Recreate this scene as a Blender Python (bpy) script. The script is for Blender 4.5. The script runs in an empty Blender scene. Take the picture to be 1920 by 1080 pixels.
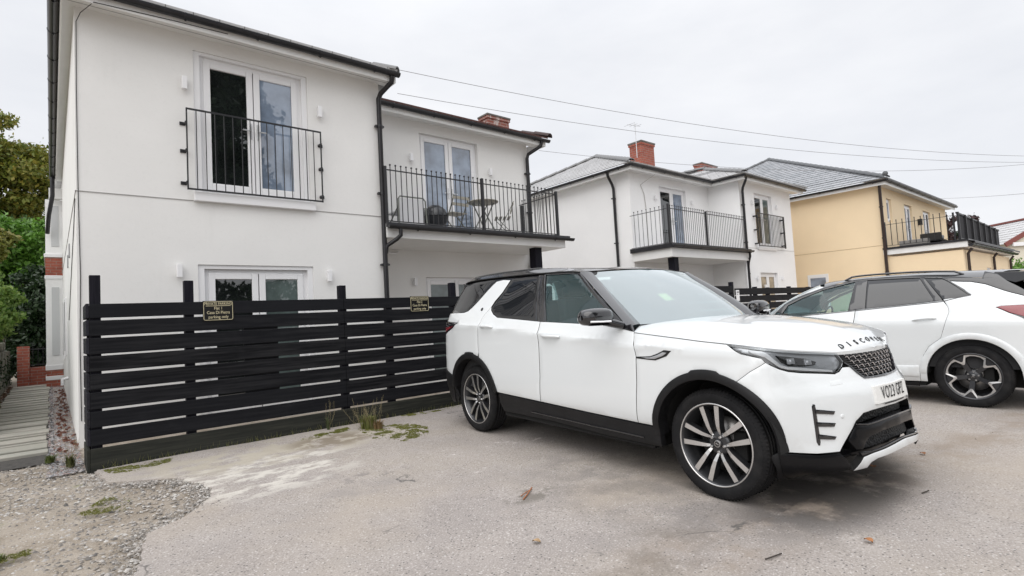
import bpy, math, random
import numpy as np
from mathutils import Vector, Matrix
from mathutils.geometry import delaunay_2d_cdt
R = math.radians
SC = bpy.context.scene
COL = SC.collection
# ------------------------------------------------------------------ camera
cam = bpy.data.cameras.new('camera'); cam.sensor_width = 36.0; cam.lens = 36.0 * 1016.114 / 1920.0
cam.clip_start = .05; cam.clip_end = 2000
cam_o = bpy.data.objects.new('camera', cam); COL.objects.link(cam_o)
def cam_basis(pitch, roll, yaw):
    F = Vector((math.sin(yaw) * math.cos(pitch), math.cos(yaw) * math.cos(pitch), math.sin(pitch)))
    Rt = Vector((math.cos(yaw), -math.sin(yaw), 0)); U = Rt.cross(F)
    return math.cos(roll) * Rt - math.sin(roll) * U, math.sin(roll) * Rt + math.cos(roll) * U, F
cr, cu, cf = cam_basis(R(3.1102), R(3.2027), R(40.482))
cam_o.matrix_world = Matrix(((cr.x, cu.x, -cf.x, 0), (cr.y, cu.y, -cf.y, 0), (cr.z, cu.z, -cf.z, 1.246), (0, 0, 0, 1)))
SC.camera = cam_o
# ------------------------------------------------------------------ sky, sun, exposure
SUN_EL, SUN_AZ = R(48), R(243)                    # azimuth clockwise from +Y: behind the camera, a little to the left
world = bpy.data.worlds.new('World'); SC.world = world; world.use_nodes = True
wt = world.node_tree; wt.nodes.clear()
def wn(t, **k):
    n = wt.nodes.new(t)
    for a, b in k.items(): setattr(n, a, b)
    return n
w_out = wn('ShaderNodeOutputWorld'); w_bg = wn('ShaderNodeBackground'); w_bg.inputs['Strength'].default_value = .1
w_sky = wn('ShaderNodeTexSky', sky_type='NISHITA', sun_disc=False, sun_elevation=SUN_EL, sun_rotation=SUN_AZ, dust_density=3.0)
w_tc = wn('ShaderNodeTexCoord'); w_sep = wn('ShaderNodeSeparateXYZ')
w_up = wn('ShaderNodeMapRange', interpolation_type='SMOOTHSTEP')   # overcast layer: brighter towards the zenith
w_up.inputs['From Min'].default_value = .40; w_up.inputs['From Max'].default_value = 1.0
w_up.inputs['To Min'].default_value = 8.5; w_up.inputs['To Max'].default_value = 15.5
w_map = wn('ShaderNodeMapping'); w_map.inputs['Scale'].default_value = (1.6, 1.6, 4.5)
w_no = wn('ShaderNodeTexNoise'); w_no.inputs['Scale'].default_value = 1.7; w_no.inputs['Detail'].default_value = 6; w_no.inputs['Roughness'].default_value = .55
w_nr = wn('ShaderNodeMapRange'); w_nr.inputs['From Min'].default_value = .3; w_nr.inputs['From Max'].default_value = .7
w_nr.inputs['To Min'].default_value = .95; w_nr.inputs['To Max'].default_value = 1.08
w_mul = wn('ShaderNodeMath', operation='MULTIPLY')
w_col = wn('ShaderNodeMix', data_type='RGBA'); w_col.inputs['A'].default_value = (.95, .98, 1.05, 1); w_col.inputs['B'].default_value = (1.0, 1.0, 1.01, 1)
w_vm = wn('ShaderNodeVectorMath', operation='SCALE'); w_mix = wn('ShaderNodeMix', data_type='RGBA'); w_mix.inputs['Factor'].default_value = .94
L = wt.links.new
L(w_tc.outputs['Generated'], w_sep.inputs[0]); L(w_sep.outputs['Z'], w_up.inputs['Value'])
L(w_tc.outputs['Generated'], w_map.inputs[0]); L(w_map.outputs[0], w_no.inputs['Vector']); L(w_no.outputs['Fac'], w_nr.inputs['Value'])
L(w_up.outputs[0], w_mul.inputs[0]); L(w_nr.outputs[0], w_mul.inputs[1]); L(w_no.outputs['Fac'], w_col.inputs['Factor'])
L(w_col.outputs['Result'], w_vm.inputs[0]); L(w_mul.outputs[0], w_vm.inputs['Scale'])
L(w_sky.outputs[0], w_mix.inputs['A']); L(w_vm.outputs[0], w_mix.inputs['B']); L(w_mix.outputs['Result'], w_bg.inputs['Color'])
L(w_bg.outputs[0], w_out.inputs['Surface'])
sun = bpy.data.lights.new('sun', 'SUN'); sun.energy = 1.75; sun.angle = R(75); sun.color = (1.0, .97, .93)
sun_o = bpy.data.objects.new('sun', sun); COL.objects.link(sun_o)
sd = Vector((math.sin(SUN_AZ) * math.cos(SUN_EL), math.cos(SUN_AZ) * math.cos(SUN_EL), math.sin(SUN_EL)))
sun_o.rotation_euler = sd.to_track_quat('Z', 'Y').to_euler()
SC.view_settings.view_transform = 'Standard'; SC.view_settings.look = 'None'; SC.view_settings.gamma = 1
SC.view_settings.use_curve_mapping = False; SC.view_settings.exposure = 0.13
SC.render.engine = 'CYCLES'
SC.cycles.max_bounces = 8; SC.cycles.transparent_max_bounces = 12
rng = np.random.default_rng(7); random.seed(7)
SL = .0137
def gz(y): return SL * (min(max(y, -6.0), 24.0) - 1.9)
# ------------------------------------------------------------------ object helpers
def lab(o, label=None, cat=None, group=None, kind=None):
    if label: o['label'] = label
    if cat: o['category'] = cat
    if group: o['group'] = group
    if kind: o['kind'] = kind
    return o
def thing(name, label, cat, loc=(0, 0, 0), group=None):
    o = bpy.data.objects.new(name, None); COL.objects.link(o); o.location = loc; o.empty_display_size = .2
    return lab(o, label, cat, group)
WI = {}; LOCAL = set()
def adopt(o, parent):
    """parent without moving: parents that are things sit at their own base, parts sit in world space"""
    o.parent = parent
    if parent.type == 'EMPTY' and parent.name not in LOCAL:
        o.matrix_parent_inverse = WI.setdefault(parent.name, local_to_world(parent).inverted())
def local_to_world(o):
    m = o.matrix_basis.copy()
    if o.parent: m = local_to_world(o.parent) @ o.matrix_parent_inverse @ m
    return m
class MB:
    def __init__(s): s.v = []; s.f = []; s.sm = []
    def add(s, vs, fs, smooth=False):
        n = len(s.v); s.v += [tuple(map(float, p)) for p in vs]; s.f += [tuple(i + n for i in q) for q in fs]; s.sm += [smooth] * len(fs)
        return s
    def box(s, x0, x1, y0, y1, z0, z1):
        return s.add([(x0,y0,z0),(x1,y0,z0),(x1,y1,z0),(x0,y1,z0),(x0,y0,z1),(x1,y0,z1),(x1,y1,z1),(x0,y1,z1)],
                     [(0,3,2,1),(4,5,6,7),(0,1,5,4),(1,2,6,5),(2,3,7,6),(3,0,4,7)])
    def bar(s, a, b, w, h=None, up=(0, 0, 1)):
        """rectangular bar from a to b"""
        h = h or w; a = Vector(a); b = Vector(b); t = (b - a).normalized(); u = Vector(up)
        if abs(t.dot(u)) > .95: u = Vector((1, 0, 0))
        r = t.cross(u).normalized(); u = r.cross(t)
        P = [e + r * (i * w / 2) + u * (j * h / 2) for e in (a, b) for i, j in ((-1,-1),(1,-1),(1,1),(-1,1))]
        return s.add(P, [(0,3,2,1),(4,5,6,7),(0,1,5,4),(1,2,6,5),(2,3,7,6),(3,0,4,7)])
    def tube(s, pts, rad, n=8, cap=True):
        pts = [Vector(p) for p in pts]; m = len(pts); rad = rad if hasattr(rad, '__len__') else [rad] * m
        V = []; ref = None
        for i, p in enumerate(pts):
            t = (pts[min(i + 1, m - 1)] - pts[max(i - 1, 0)]).normalized()
            if ref is None: ref = Vector((0, 0, 1)) if abs(t.z) < .9 else Vector((1, 0, 0))
            r = t.cross(ref).normalized(); u = r.cross(t).normalized(); ref = u
            V += [p + (r * math.cos(2*math.pi*k/n) + u * math.sin(2*math.pi*k/n)) * rad[i] for k in range(n)]
        F = [(i*n+k, i*n+(k+1)%n, (i+1)*n+(k+1)%n, (i+1)*n+k) for i in range(m-1) for k in range(n)]
        s.add(V, F, True)
        if cap: s.add(V[:n] + V[-n:], [tuple(range(n))[::-1], tuple(range(n, 2*n))])
        return s
    def lathe(s, prof, n=32, axis='z', c=(0, 0, 0), smooth=True):
        """prof: (radius, along axis)"""
        V = []
        for r, h in prof:
            for k in range(n):
                a = 2*math.pi*k/n; x, y = r*math.cos(a), r*math.sin(a)
                p = (x, y, h) if axis == 'z' else ((x, h, y) if axis == 'y' else (h, x, y))
                V.append((p[0]+c[0], p[1]+c[1], p[2]+c[2]))
        F = [(i*n+k, i*n+(k+1)%n, (i+1)*n+(k+1)%n, (i+1)*n+k) for i in range(len(prof)-1) for k in range(n)]
        return s.add(V, F, smooth)
    def prism(s, poly, o, u, v, d):
        """planar polygon (u,v coords) at origin o, extruded along vector d"""
        o, u, v, d = map(Vector, (o, u, v, d)); n = len(poly)
        A = [o + u*p[0] + v*p[1] for p in poly]; B = [p + d for p in A]
        return s.add(A + B, [tuple(range(n))[::-1], tuple(range(n, 2*n))] + [(i, (i+1) % n, n+(i+1) % n, n+i) for i in range(n)])
    def grid(s, P, smooth=True):
        P = np.asarray(P); a, b = P.shape[:2]
        return s.add(P.reshape(-1, 3), [(i*b+j, i*b+j+1, (i+1)*b+j+1, (i+1)*b+j) for i in range(a-1) for j in range(b-1)], smooth)
    def ball(s, c, r, n=8, m=6):
        rr = r if hasattr(r, '__len__') else (r, r, r)
        P = [[(c[0]+rr[0]*math.sin(t)*math.cos(p), c[1]+rr[1]*math.sin(t)*math.sin(p), c[2]+rr[2]*math.cos(t))
              for p in np.linspace(0, 2*math.pi, n+1)] for t in np.linspace(0.001, math.pi-.001, m+1)]
        return s.grid(P)
    def mesh(s, name):
        me = bpy.data.meshes.new(name); me.from_pydata(s.v, [], s.f)
        me.polygons.foreach_set('use_smooth', s.sm); me.update(); return me
def obj(name, mb, m, parent=None, label=None, bevel=0, fixn=False):
    me = mb if isinstance(mb, bpy.types.Mesh) else mb.mesh(name)
    if m is not None and not me.materials: me.materials.append(m)
    if fixn:
        import bmesh
        b = bmesh.new(); b.from_mesh(me); bmesh.ops.recalc_face_normals(b, faces=b.faces); b.to_mesh(me); b.free()
    o = bpy.data.objects.new(name, me); COL.objects.link(o)
    if parent: adopt(o, parent)
    if label: o['label'] = label
    if bevel:
        bv = o.modifiers.new('bevel', 'BEVEL'); bv.width = bevel; bv.segments = 2; bv.limit_method = 'ANGLE'; bv.angle_limit = R(40)
    return o
def inst(o, parent, loc, rot=None, scale=None, name=None):
    """another of the same piece: shared mesh at another place"""
    c = bpy.data.objects.new(name or o.name.split('.')[0], o.data); COL.objects.link(c)
    if parent: adopt(c, parent)
    c.location = loc
    if rot: c.rotation_euler = rot
    if scale: c.scale = scale
    for md in o.modifiers:
        if md.type == 'BEVEL':
            b = c.modifiers.new('bevel', 'BEVEL'); b.width = md.width; b.segments = 2; b.limit_method = 'ANGLE'; b.angle_limit = md.angle_limit
    return c
def copy_tree(o, parent=None):
    c = o.copy(); COL.objects.link(c); c.parent = parent
    for ch in o.children: copy_tree(ch, c)
    return c
# ------------------------------------------------------------------ materials
class NT:
    def __init__(s, name):
        s.m = bpy.data.materials.new(name); s.m.use_nodes = True; s.t = s.m.node_tree
        s.b = s.t.nodes['Principled BSDF']; s.out = s.t.nodes['Material Output']
    def n(s, t, **k):
        x = s.t.nodes.new(t)
        for a, b in k.items():
            if a in x.inputs.keys(): x.inputs[a].default_value = b
            else: setattr(x, a, b)
        return x
    def l(s, a, b): s.t.links.new(a, b)
    def coord(s, kind='Object', scale=(1, 1, 1)):
        tc = s.n('ShaderNodeTexCoord'); mp = s.n('ShaderNodeMapping'); mp.inputs['Scale'].default_value = scale
        s.l(tc.outputs[kind], mp.inputs[0]); return mp.outputs[0]
    def noise(s, vec, scale, detail=4, rough=.55):
        x = s.n('ShaderNodeTexNoise'); x.inputs['Scale'].default_value = scale; x.inputs['Detail'].default_value = detail
        x.inputs['Roughness'].default_value = rough; s.l(vec, x.inputs['Vector']); return x.outputs['Fac']
    def ramp(s, fac, a, b, lo=0.0, hi=1.0):
        x = s.n('ShaderNodeMapRange', interpolation_type='SMOOTHSTEP')
        for k, v in (('From Min', a), ('From Max', b), ('To Min', lo), ('To Max', hi)): x.inputs[k].default_value = v
        s.l(fac, x.inputs['Value']); return x.outputs[0]
    def mix(s, fac, A, B, mode='MIX'):
        x = s.n('ShaderNodeMix', data_type='RGBA', blend_type=mode)
        for sock, v in (('Factor', fac), ('A', A), ('B', B)):
            if isinstance(v, (int, float)): x.inputs[sock].default_value = v
            elif isinstance(v, tuple): x.inputs[sock].default_value = v if len(v) == 4 else v + (1,)
            else: s.l(v, x.inputs[sock])
        return x.outputs['Result']
    def math(s, op, a, b=0.0):
        x = s.n('ShaderNodeMath', operation=op)
        for i, v in enumerate((a, b)):
            if isinstance(v, (int, float)): x.inputs[i].default_value = v
            else: s.l(v, x.inputs[i])
        return x.outputs[0]
    def bump(s, h, strength=.3, dist=.01, nrm=None):
        x = s.n('ShaderNodeBump'); x.inputs['Strength'].default_value = strength; x.inputs['Distance'].default_value = dist
        s.l(h, x.inputs['Height'])
        if nrm: s.l(nrm, x.inputs['Normal'])
        s.l(x.outputs[0], s.b.inputs['Normal']); return x.outputs[0]
    def set(s, **k):
        for a, v in k.items():
            a = a.replace('_', ' ')
            if hasattr(v, 'is_linked') or isinstance(v, bpy.types.NodeSocket): s.l(v, s.b.inputs[a])
            else: s.b.inputs[a].default_value = v + (1,) if isinstance(v, tuple) and len(v) == 3 else v
        return s
def simple(name, col, rough=.5, metal=0.0, spec=.5, coat=0.0, var=0.0, vscale=3.0, bump=0.0, bscale=60.0, stretch=(1, 1, 1), ior=1.5):
    t = NT(name); t.set(Base_Color=col, Roughness=rough, Metallic=metal, IOR=ior, Coat_Weight=coat, Coat_Roughness=.03)
    t.b.inputs['Specular IOR Level'].default_value = spec
    if var or bump:
        v = t.coord('Object', stretch)
    if var:
        n = t.noise(v, vscale, 6)
        t.set(Base_Color=t.mix(t.ramp(n, .3, .7), tuple(c * (1 - var) for c in col), tuple(min(1, c * (1 + var)) for c in col)))
    if bump: t.bump(t.noise(v, bscale, 4), bump, .01)
    return t.m
def render_mat(name, col, dirt=(.45, .45, .42)):
    t = NT(name); v = t.coord(); st = t.coord('Object', (2.2, 2.2, .35))
    c = t.mix(t.ramp(t.noise(v, .9, 5), .3, .75), tuple(x * .965 for x in col), tuple(min(1, x * 1.02) for x in col))
    c = t.mix(t.ramp(t.noise(st, 1.6, 6, .65), .60, .84, 0, .12), c, dirt)
    c = t.mix(t.ramp(t.noise(v, 26, 5, .7), .52, .70, 0, .10), c, tuple(x * .72 for x in col))
    t.set(Base_Color=c, Roughness=.88)
    h = t.math('ADD', t.math('MULTIPLY', t.noise(v, 130, 3), .35), t.noise(v, 11, 5, .65)); t.bump(h, .22, .010)
    return t.m
def brick_mat(name, c1, c2, mort, scale=(1, 1, 1), stain=None):
    t = NT(name); tc = t.n('ShaderNodeTexCoord'); sp = t.n('ShaderNodeSeparateXYZ'); cb = t.n('ShaderNodeCombineXYZ')
    t.l(tc.outputs['Object'], sp.inputs[0]); t.l(t.math('ADD', sp.outputs[0], sp.outputs[1]), cb.inputs[0]); t.l(sp.outputs[2], cb.inputs[1])
    b = t.n('ShaderNodeTexBrick'); t.l(cb.outputs[0], b.inputs['Vector'])
    for k, v in (('Scale', 1.0), ('Mortar Size', .006), ('Brick Width', .215), ('Row Height', .072), ('Bias', -.2)): b.inputs[k].default_value = v
    b.inputs['Color1'].default_value = c1 + (1,); b.inputs['Color2'].default_value = c2 + (1,); b.inputs['Mortar'].default_value = mort + (1,)
    c = b.outputs['Color']; v = t.coord()
    c = t.mix(t.ramp(t.noise(v, 12, 5), .35, .7, 0, .5), c, tuple(x * .55 for x in c1))
    if stain: c = t.mix(t.ramp(t.noise(t.coord('Object', (3, 3, .5)), 2.5, 5, .7), .52, .62, 0, .8), c, stain)
    t.set(Base_Color=c, Roughness=.9); inv = t.math('SUBTRACT', 1.0, b.outputs['Fac']); t.bump(inv, .5, .01); return t.m
def wood_mat(name, c, c2, axis=0, rough=.6):
    t = NT(name); s = [28, 28, 28]; s[axis] = 1.3; v = t.coord('Object', tuple(s)); v2 = t.coord('Object', (2, 2, 2))
    g = t.noise(v, 1.5, 8, .6); cc = t.mix(t.ramp(g, .35, .72), c, c2)
    oi = t.n('ShaderNodeObjectInfo'); cc = t.mix(t.math('MULTIPLY', oi.outputs['Random'], .8), cc, tuple(x * 2.0 for x in c))
    cc = t.mix(t.ramp(t.noise(v2, 1.8, 5), .55, .8, 0, .4), cc, tuple(x * 1.9 + .01 for x in c))
    t.set(Base_Color=cc, Roughness=t.ramp(g, .3, .7, rough - .1, rough + .15)); t.b.inputs['Specular IOR Level'].default_value = .10; t.bump(g, .35, .006); return t.m
def leaf_mat(name, cols, trans=.25, rough=.5):
    t = NT(name); g = t.n('ShaderNodeNewGeometry'); r = g.outputs['Random Per Island']
    cr_ = t.n('ShaderNodeValToRGB'); el = cr_.color_ramp.elements
    el[0].color = cols[0] + (1,); el[1].color = cols[-1] + (1,)
    for i, c in enumerate(cols[1:-1]): e = el.new((i + 1) / (len(cols) - 1)); e.color = c + (1,)
    t.l(r, cr_.inputs[0])
    big = t.ramp(t.noise(t.coord('Object'), .9, 3), .3, .7)
    c = t.mix(t.math('MULTIPLY', big, .38), cr_.outputs[0], cols[0])
    t.set(Base_Color=c, Roughness=rough)
    tr = t.n('ShaderNodeBsdfTranslucent'); t.l(c, tr.inputs['Color']); ms = t.n('ShaderNodeMixShader'); ms.inputs[0].default_value = trans
    t.l(t.b.outputs[0], ms.inputs[1]); t.l(tr.outputs[0], ms.inputs[2]); t.l(ms.outputs[0], t.out.inputs[0]); return t.m
def pane_mat(name, tint, ior=2.1, wav=.02):
    """double glazing in front of a room: strong mirror coat over a tint for the room inside, sky reflection painted into some"""
    t = NT(name); v = t.coord(); c = t.mix(t.ramp(t.noise(v, 2.2, 4), .3, .7), tuple(x * .6 for x in tint), tuple(x * 1.3 for x in tint))
    t.set(Base_Color=c, Roughness=.015, IOR=ior); t.bump(t.noise(v, 1.4, 1), wav, .05); return t.m
def glass_mat(name, tint=(.8, .9, .88), ior=1.55, veil=0.0, dcol=(.74, .86, .90)):
    t = NT(name); fr = t.n('ShaderNodeFresnel'); fr.inputs[0].default_value = ior
    tr = t.n('ShaderNodeBsdfTransparent'); tr.inputs[0].default_value = tint + (1,)
    gl = t.n('ShaderNodeBsdfGlossy'); gl.inputs['Roughness'].default_value = .01; gl.inputs['Color'].default_value = (1, 1, 1, 1)
    ms = t.n('ShaderNodeMixShader'); f2 = t.math('MULTIPLY', fr.outputs[0], 1.5 if veil else 1.1); t.l(t.math('MINIMUM', f2, 1.0), ms.inputs[0])
    t.l(tr.outputs[0], ms.inputs[1]); t.l(gl.outputs[0], ms.inputs[2]); t.l(ms.outputs[0], t.out.inputs[0])
    if veil:                                                # diffuse veil: sky reflection painted on the windscreen, teal tone on side glass
        df = t.n('ShaderNodeBsdfDiffuse'); df.inputs[0].default_value = dcol + (1,); m2 = t.n('ShaderNodeMixShader'); m2.inputs[0].default_value = veil
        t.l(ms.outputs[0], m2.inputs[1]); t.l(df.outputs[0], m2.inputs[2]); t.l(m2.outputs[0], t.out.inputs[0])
    return t.m
m_render = render_mat('white_render', (.785, .78, .765)); m_render_b = render_mat('white_render_b', (.85, .85, .85)); m_cream = render_mat('cream_render', (.87, .70, .475), (.58, .45, .31))
m_upvc = simple('white_upvc', (.80, .80, .81), .28); m_fascia = simple('white_fascia', (.78, .78, .77), .4, var=.03)
m_blackpl = simple('black_gutter_plastic', (.012, .012, .015), .35, var=.3, vscale=6); m_brownpl = simple('dark_brown_pipe', (.035, .022, .02), .35)
m_iron = simple('black_painted_iron', (.012, .012, .014), .4, bump=.1, bscale=200)
m_fence = wood_mat('black_stained_timber', (.0055, .0058, .0072), (.024, .024, .026)); m_fence_y = wood_mat('black_stained_timber_side', (.012, .012, .016), (.032, .031, .036), 1)
m_post = wood_mat('black_stained_post', (.006, .006, .009), (.017, .016, .022), 2); m_gravelboard = wood_mat('weathered_base_board', (.016, .017, .015), (.050, .050, .040))
m_pane_dark = pane_mat('dark_pane', (.010, .012, .012)); m_pane_sky = pane_mat('sky_tinted_pane', (.20, .25, .33), 2.2); m_pane_sheer = pane_mat('sheer_curtain_pane', (.10, .13, .125), 1.8)  # m_pane_sky: curtain grey with the sky's reflected blue painted in
m_brick = brick_mat('red_brick', (.36, .10, .065), (.27, .07, .05), (.30, .25, .21)); m_brick_lime = brick_mat('lime_stained_brick', (.30, .10, .075), (.22, .075, .055), (.4, .37, .34), stain=(.6, .57, .54))
m_steel = simple('satin_steel', (.6, .6, .6), .3, 1.0); m_chrome = simple('chrome', (.8, .8, .82), .08, 1.0)
# ------------------------------------------------------------------ ground
def ground_mats():
    t = NT('worn_tarmac'); v = t.coord(); 
    big = t.noise(v, .55, 5, .6); mid = t.noise(v, 2.3, 6, .62); fine = t.noise(v, 95, 3, .6); vf = t.noise(v, 260, 2)
    c = t.mix(t.ramp(big, .35, .66), (.300, .270, .252), (.352, .312, .272))
    c = t.mix(t.ramp(mid, .40, .72, 0, .55), c, (.385, .348, .322))
    c = t.mix(t.ramp(t.noise(v, 1.1, 7, .68), .60, .74, 0, .5), c, (.285, .275, .275))
    c = t.mix(t.ramp(fine, .56, .67, 0, .62), c, (.58, .54, .52)); c = t.mix(t.ramp(fine, .34, .44, .6, 0), c, (.13, .12, .115))
    vo = t.n('ShaderNodeTexVoronoi'); vo.inputs['Scale'].default_value = 60; t.l(v, vo.inputs['Vector'])
    sp = t.n('ShaderNodeSeparateColor'); t.l(vo.outputs['Color'], sp.inputs[0]); dist = vo.outputs['Distance']
    c = t.mix(t.math('MULTIPLY', t.ramp(sp.outputs[0], .86, .90), t.ramp(dist, .25, .38, .75, 0)), c, (.58, .55, .53))
    c = t.mix(t.math('MULTIPLY', t.ramp(sp.outputs[1], .84, .87), t.ramp(dist, .24, .38, .85, 0)), c, (.07, .065, .065))
    # lime scuffs along the fence end of the bay and pale worn streaks
    px = t.n('ShaderNodeSeparateXYZ'); t.l(v, px.inputs[0]); X, Y = px.outputs[0], px.outputs[1]
    def blob(cx, cy, rx, ry):
        a = t.math('POWER', t.math('DIVIDE', t.math('SUBTRACT', X, cx), rx), 2.0); b = t.math('POWER', t.math('DIVIDE', t.math('SUBTRACT', Y, cy), ry), 2.0)
        return t.ramp(t.math('ADD', a, b), .15, 1.0, 1, 0)
    sc = t.coord('Object', (1.2, 2.3, 1)); sn = t.noise(sc, 2.6, 9, .72)
    c = t.mix(t.math('MULTIPLY', t.ramp(sn, .47, .58), blob(1.35, 5.1, 1.1, .95)), c, (.55, .52, .47))
    c = t.mix(t.math('MULTIPLY', t.ramp(sn, .60, .635), blob(3.1, 4.0, 1.3, .6)), c, (.60, .55, .53))
    c = t.mix(t.math('MULTIPLY', t.ramp(t.noise(v, 3.2, 5, .6), .42, .58, 0, .8), blob(1.75, 5.75, 1.6, .7)), c, (.40, .36, .29))
    # brown seam stain, soil, darker patches round the big car's nose, damp patch
    on = t.noise(v, 3.0, 5, .6); seam = t.math('SUBTRACT', Y, t.math('SUBTRACT', 1.95, t.math('MULTIPLY', X, .155)))
    band = t.ramp(t.math('ABSOLUTE', seam), .05, .42, 1, 0); east = t.ramp(X, 1.6, 2.4)
    c = t.mix(t.math('MULTIPLY', t.math('MULTIPLY', band, east), t.ramp(t.noise(v, 2.4, 6, .65), .40, .62, .1, .75)), c, (.25, .20, .155))
    c = t.mix(t.math('MULTIPLY', t.ramp(t.noise(v, 5, 6, .65), .40, .52, 0, .9), blob(2.25, 5.72, .55, .42)), c, (.20, .165, .12))
    c = t.mix(t.ramp(t.noise(v, .32, 4, .6), .50, .64, 0, .50), c, (.385, .325, .26)); c = t.mix(t.ramp(t.noise(v, .8, 6, .65), .56, .70, 0, .45), c, (.225, .207, .200))
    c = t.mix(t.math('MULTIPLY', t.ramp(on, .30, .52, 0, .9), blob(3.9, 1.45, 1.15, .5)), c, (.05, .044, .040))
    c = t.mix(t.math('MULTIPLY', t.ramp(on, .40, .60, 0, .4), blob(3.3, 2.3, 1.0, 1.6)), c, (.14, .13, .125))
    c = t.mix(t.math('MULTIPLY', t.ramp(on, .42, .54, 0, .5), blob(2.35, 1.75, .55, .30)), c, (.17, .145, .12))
    c = t.mix(t.math('MULTIPLY', t.ramp(t.noise(v, 9, 5, .65), .44, .54, 0, .8), blob(2.52, 2.87, .27, .15)), c, (.15, .135, .115))
    c = t.mix(t.math('MULTIPLY', t.ramp(t.noise(v, 7, 5, .65), .50, .58, 0, .6), blob(2.0, 4.15, .35, .22)), c, (.17, .155, .15))
    wv = t.n('ShaderNodeTexVoronoi', feature='DISTANCE_TO_EDGE'); wv.inputs['Scale'].default_value = .75
    wd = t.n('ShaderNodeVectorMath', operation='ADD'); nn = t.n('ShaderNodeTexNoise'); nn.inputs['Scale'].default_value = 2.5; nn.inputs['Detail'].default_value = 5; t.l(v, nn.inputs['Vector'])
    t.l(v, wd.inputs[0]); t.l(nn.outputs['Color'], wd.inputs[1]); t.l(wd.outputs[0], wv.inputs['Vector'])
    crack = t.math('MULTIPLY', t.ramp(wv.outputs['Distance'], .003, .010, 1, 0), t.ramp(t.noise(v, .8, 3), .58, .64))
    c = t.mix(t.math('MULTIPLY', crack, .8), c, (.09, .085, .08))
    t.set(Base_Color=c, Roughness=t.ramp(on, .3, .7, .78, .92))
    h = t.math('ADD', t.math('MULTIPLY', fine, .6), t.math('MULTIPLY', t.noise(v, 22, 4), .6)); h = t.math('SUBTRACT', h, t.math('MULTIPLY', crack, .7)); t.bump(h, .38, .010)
    a = t.m
    t = NT('dirt_and_grit'); v = t.coord(); n1 = t.noise(v, 2.6, 7, .7); n2 = t.noise(v, 70, 3, .6)
    c = t.mix(t.ramp(n1, .35, .65), (.24, .20, .155), (.35, .305, .255)); c = t.mix(t.ramp(n2, .55, .7, 0, .6), c, (.45, .42, .38)); c = t.mix(t.ramp(n2, .30, .43, .6, 0), c, (.09, .08, .07))
    c = t.mix(t.ramp(t.noise(v, 1.3, 6, .7), .62, .70, 0, .55), c, (.15, .17, .045))
    t.set(Base_Color=c, Roughness=.95); t.bump(t.math('ADD', n2, t.noise(v, 25, 4)), .6, .012)
    return a, t.m
m_tarmac, m_dirt = ground_mats()
m_lane = m_tarmac
def wob(x, y): return .004 * math.sin(2.1 * x + .7 * y) + .003 * math.sin(1.3 * y - 2.7 * x + 1) + .002 * math.sin(5.1 * x + 4.3 * y)
def gsheet(name, poly, dz, m, step=.16, near=None, drop=0.0, kind='structure', rag=0.0):
    P = []
    for i, a in enumerate(poly):
        b = poly[(i + 1) % len(poly)]; d = math.hypot(b[0]-a[0], b[1]-a[1]); k = max(1, min(60, int(d / (.05 if rag and d < 4 else .5))))
        for j in range(k):
            q = (a[0] + (b[0]-a[0]) * j / k, a[1] + (b[1]-a[1]) * j / k)
            if rag and d < 4: q = (q[0] + rng.normal(0, rag), q[1] + rng.normal(0, rag))
            P.append(q)
    n = len(P); inner = []
    if near:
        xs = np.arange(near[0], near[1], step); ys = np.arange(near[2], near[3], step)
        inner = [(x, y) for x in xs for y in ys]
        def inside(q):
            c = False; j = n - 1
            for i in range(n):
                if (P[i][1] > q[1]) != (P[j][1] > q[1]) and q[0] < (P[j][0]-P[i][0]) * (q[1]-P[i][1]) / (P[j][1]-P[i][1]) + P[i][0]: c = not c
                j = i
            return c
        inner = [q for q in inner if inside(q)]
    r = delaunay_2d_cdt([Vector(q) for q in P + inner], [], [list(range(n))], 1, 1e-5)
    V = [(q.x, q.y, gz(q.y) + dz + (wob(q.x, q.y) if abs(q.x) < 12 and abs(q.y) < 12 else 0)) for q in r[0]]
    mb = MB(); mb.add(V, [tuple(f) for f in r[2]], True)
    if drop:
        inv = {}
        for k, os_ in enumerate(r[3]):
            for o_ in os_: inv[o_] = k
        ring = [inv[i] for i in range(n) if i in inv]
        A = [V[k] for k in ring]; B = [(p[0] , p[1], p[2] - drop) for p in A]; m_ = len(A)
        mb.add(A + B, [(i, (i+1) % m_, m_ + (i+1) % m_, m_ + i) for i in range(m_)])
    return lab(obj(name, mb, m, fixn=False), kind=kind)
gsheet('ground', [(-300, -300), (300, -300), (300, -6), (300, 24), (300, 300), (-300, 300), (-300, 24), (-300, -6)], -.03, m_dirt, .25, (-4, 4, -3, 20))
TAR = [(.15, -40), (.22, 1.5), (.30, 3.1), (.32, 3.52), (.40, 3.88), (.45, 4.16), (.62, 4.28), (.88, 4.6), (.95, 4.9), (.91, 5.14), (.80, 5.48), (.59, 5.61), (.35, 5.78), (.30, 6.40),
       (1.2, 6.42), (4.6, 6.42), (4.75, 7.6), (60, 7.7), (60, -40)]
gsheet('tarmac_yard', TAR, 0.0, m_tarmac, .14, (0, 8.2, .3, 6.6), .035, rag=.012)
LANE = [(2.0, 1.46), (2.3, 1.50), (2.85, 1.53), (3.5, 1.51), (4.5, 1.37), (5.5, 1.14), (7.0, .86), (9.5, .42), (13, -.2), (13, -12), (-2, -12), (-2, 1.1), (.6, 1.3), (1.5, 1.42)]
gsheet('tarmac_lane', LANE, .011, m_lane, .16, (1.2, 8, .1, 1.6), .012, rag=.010)
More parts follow.
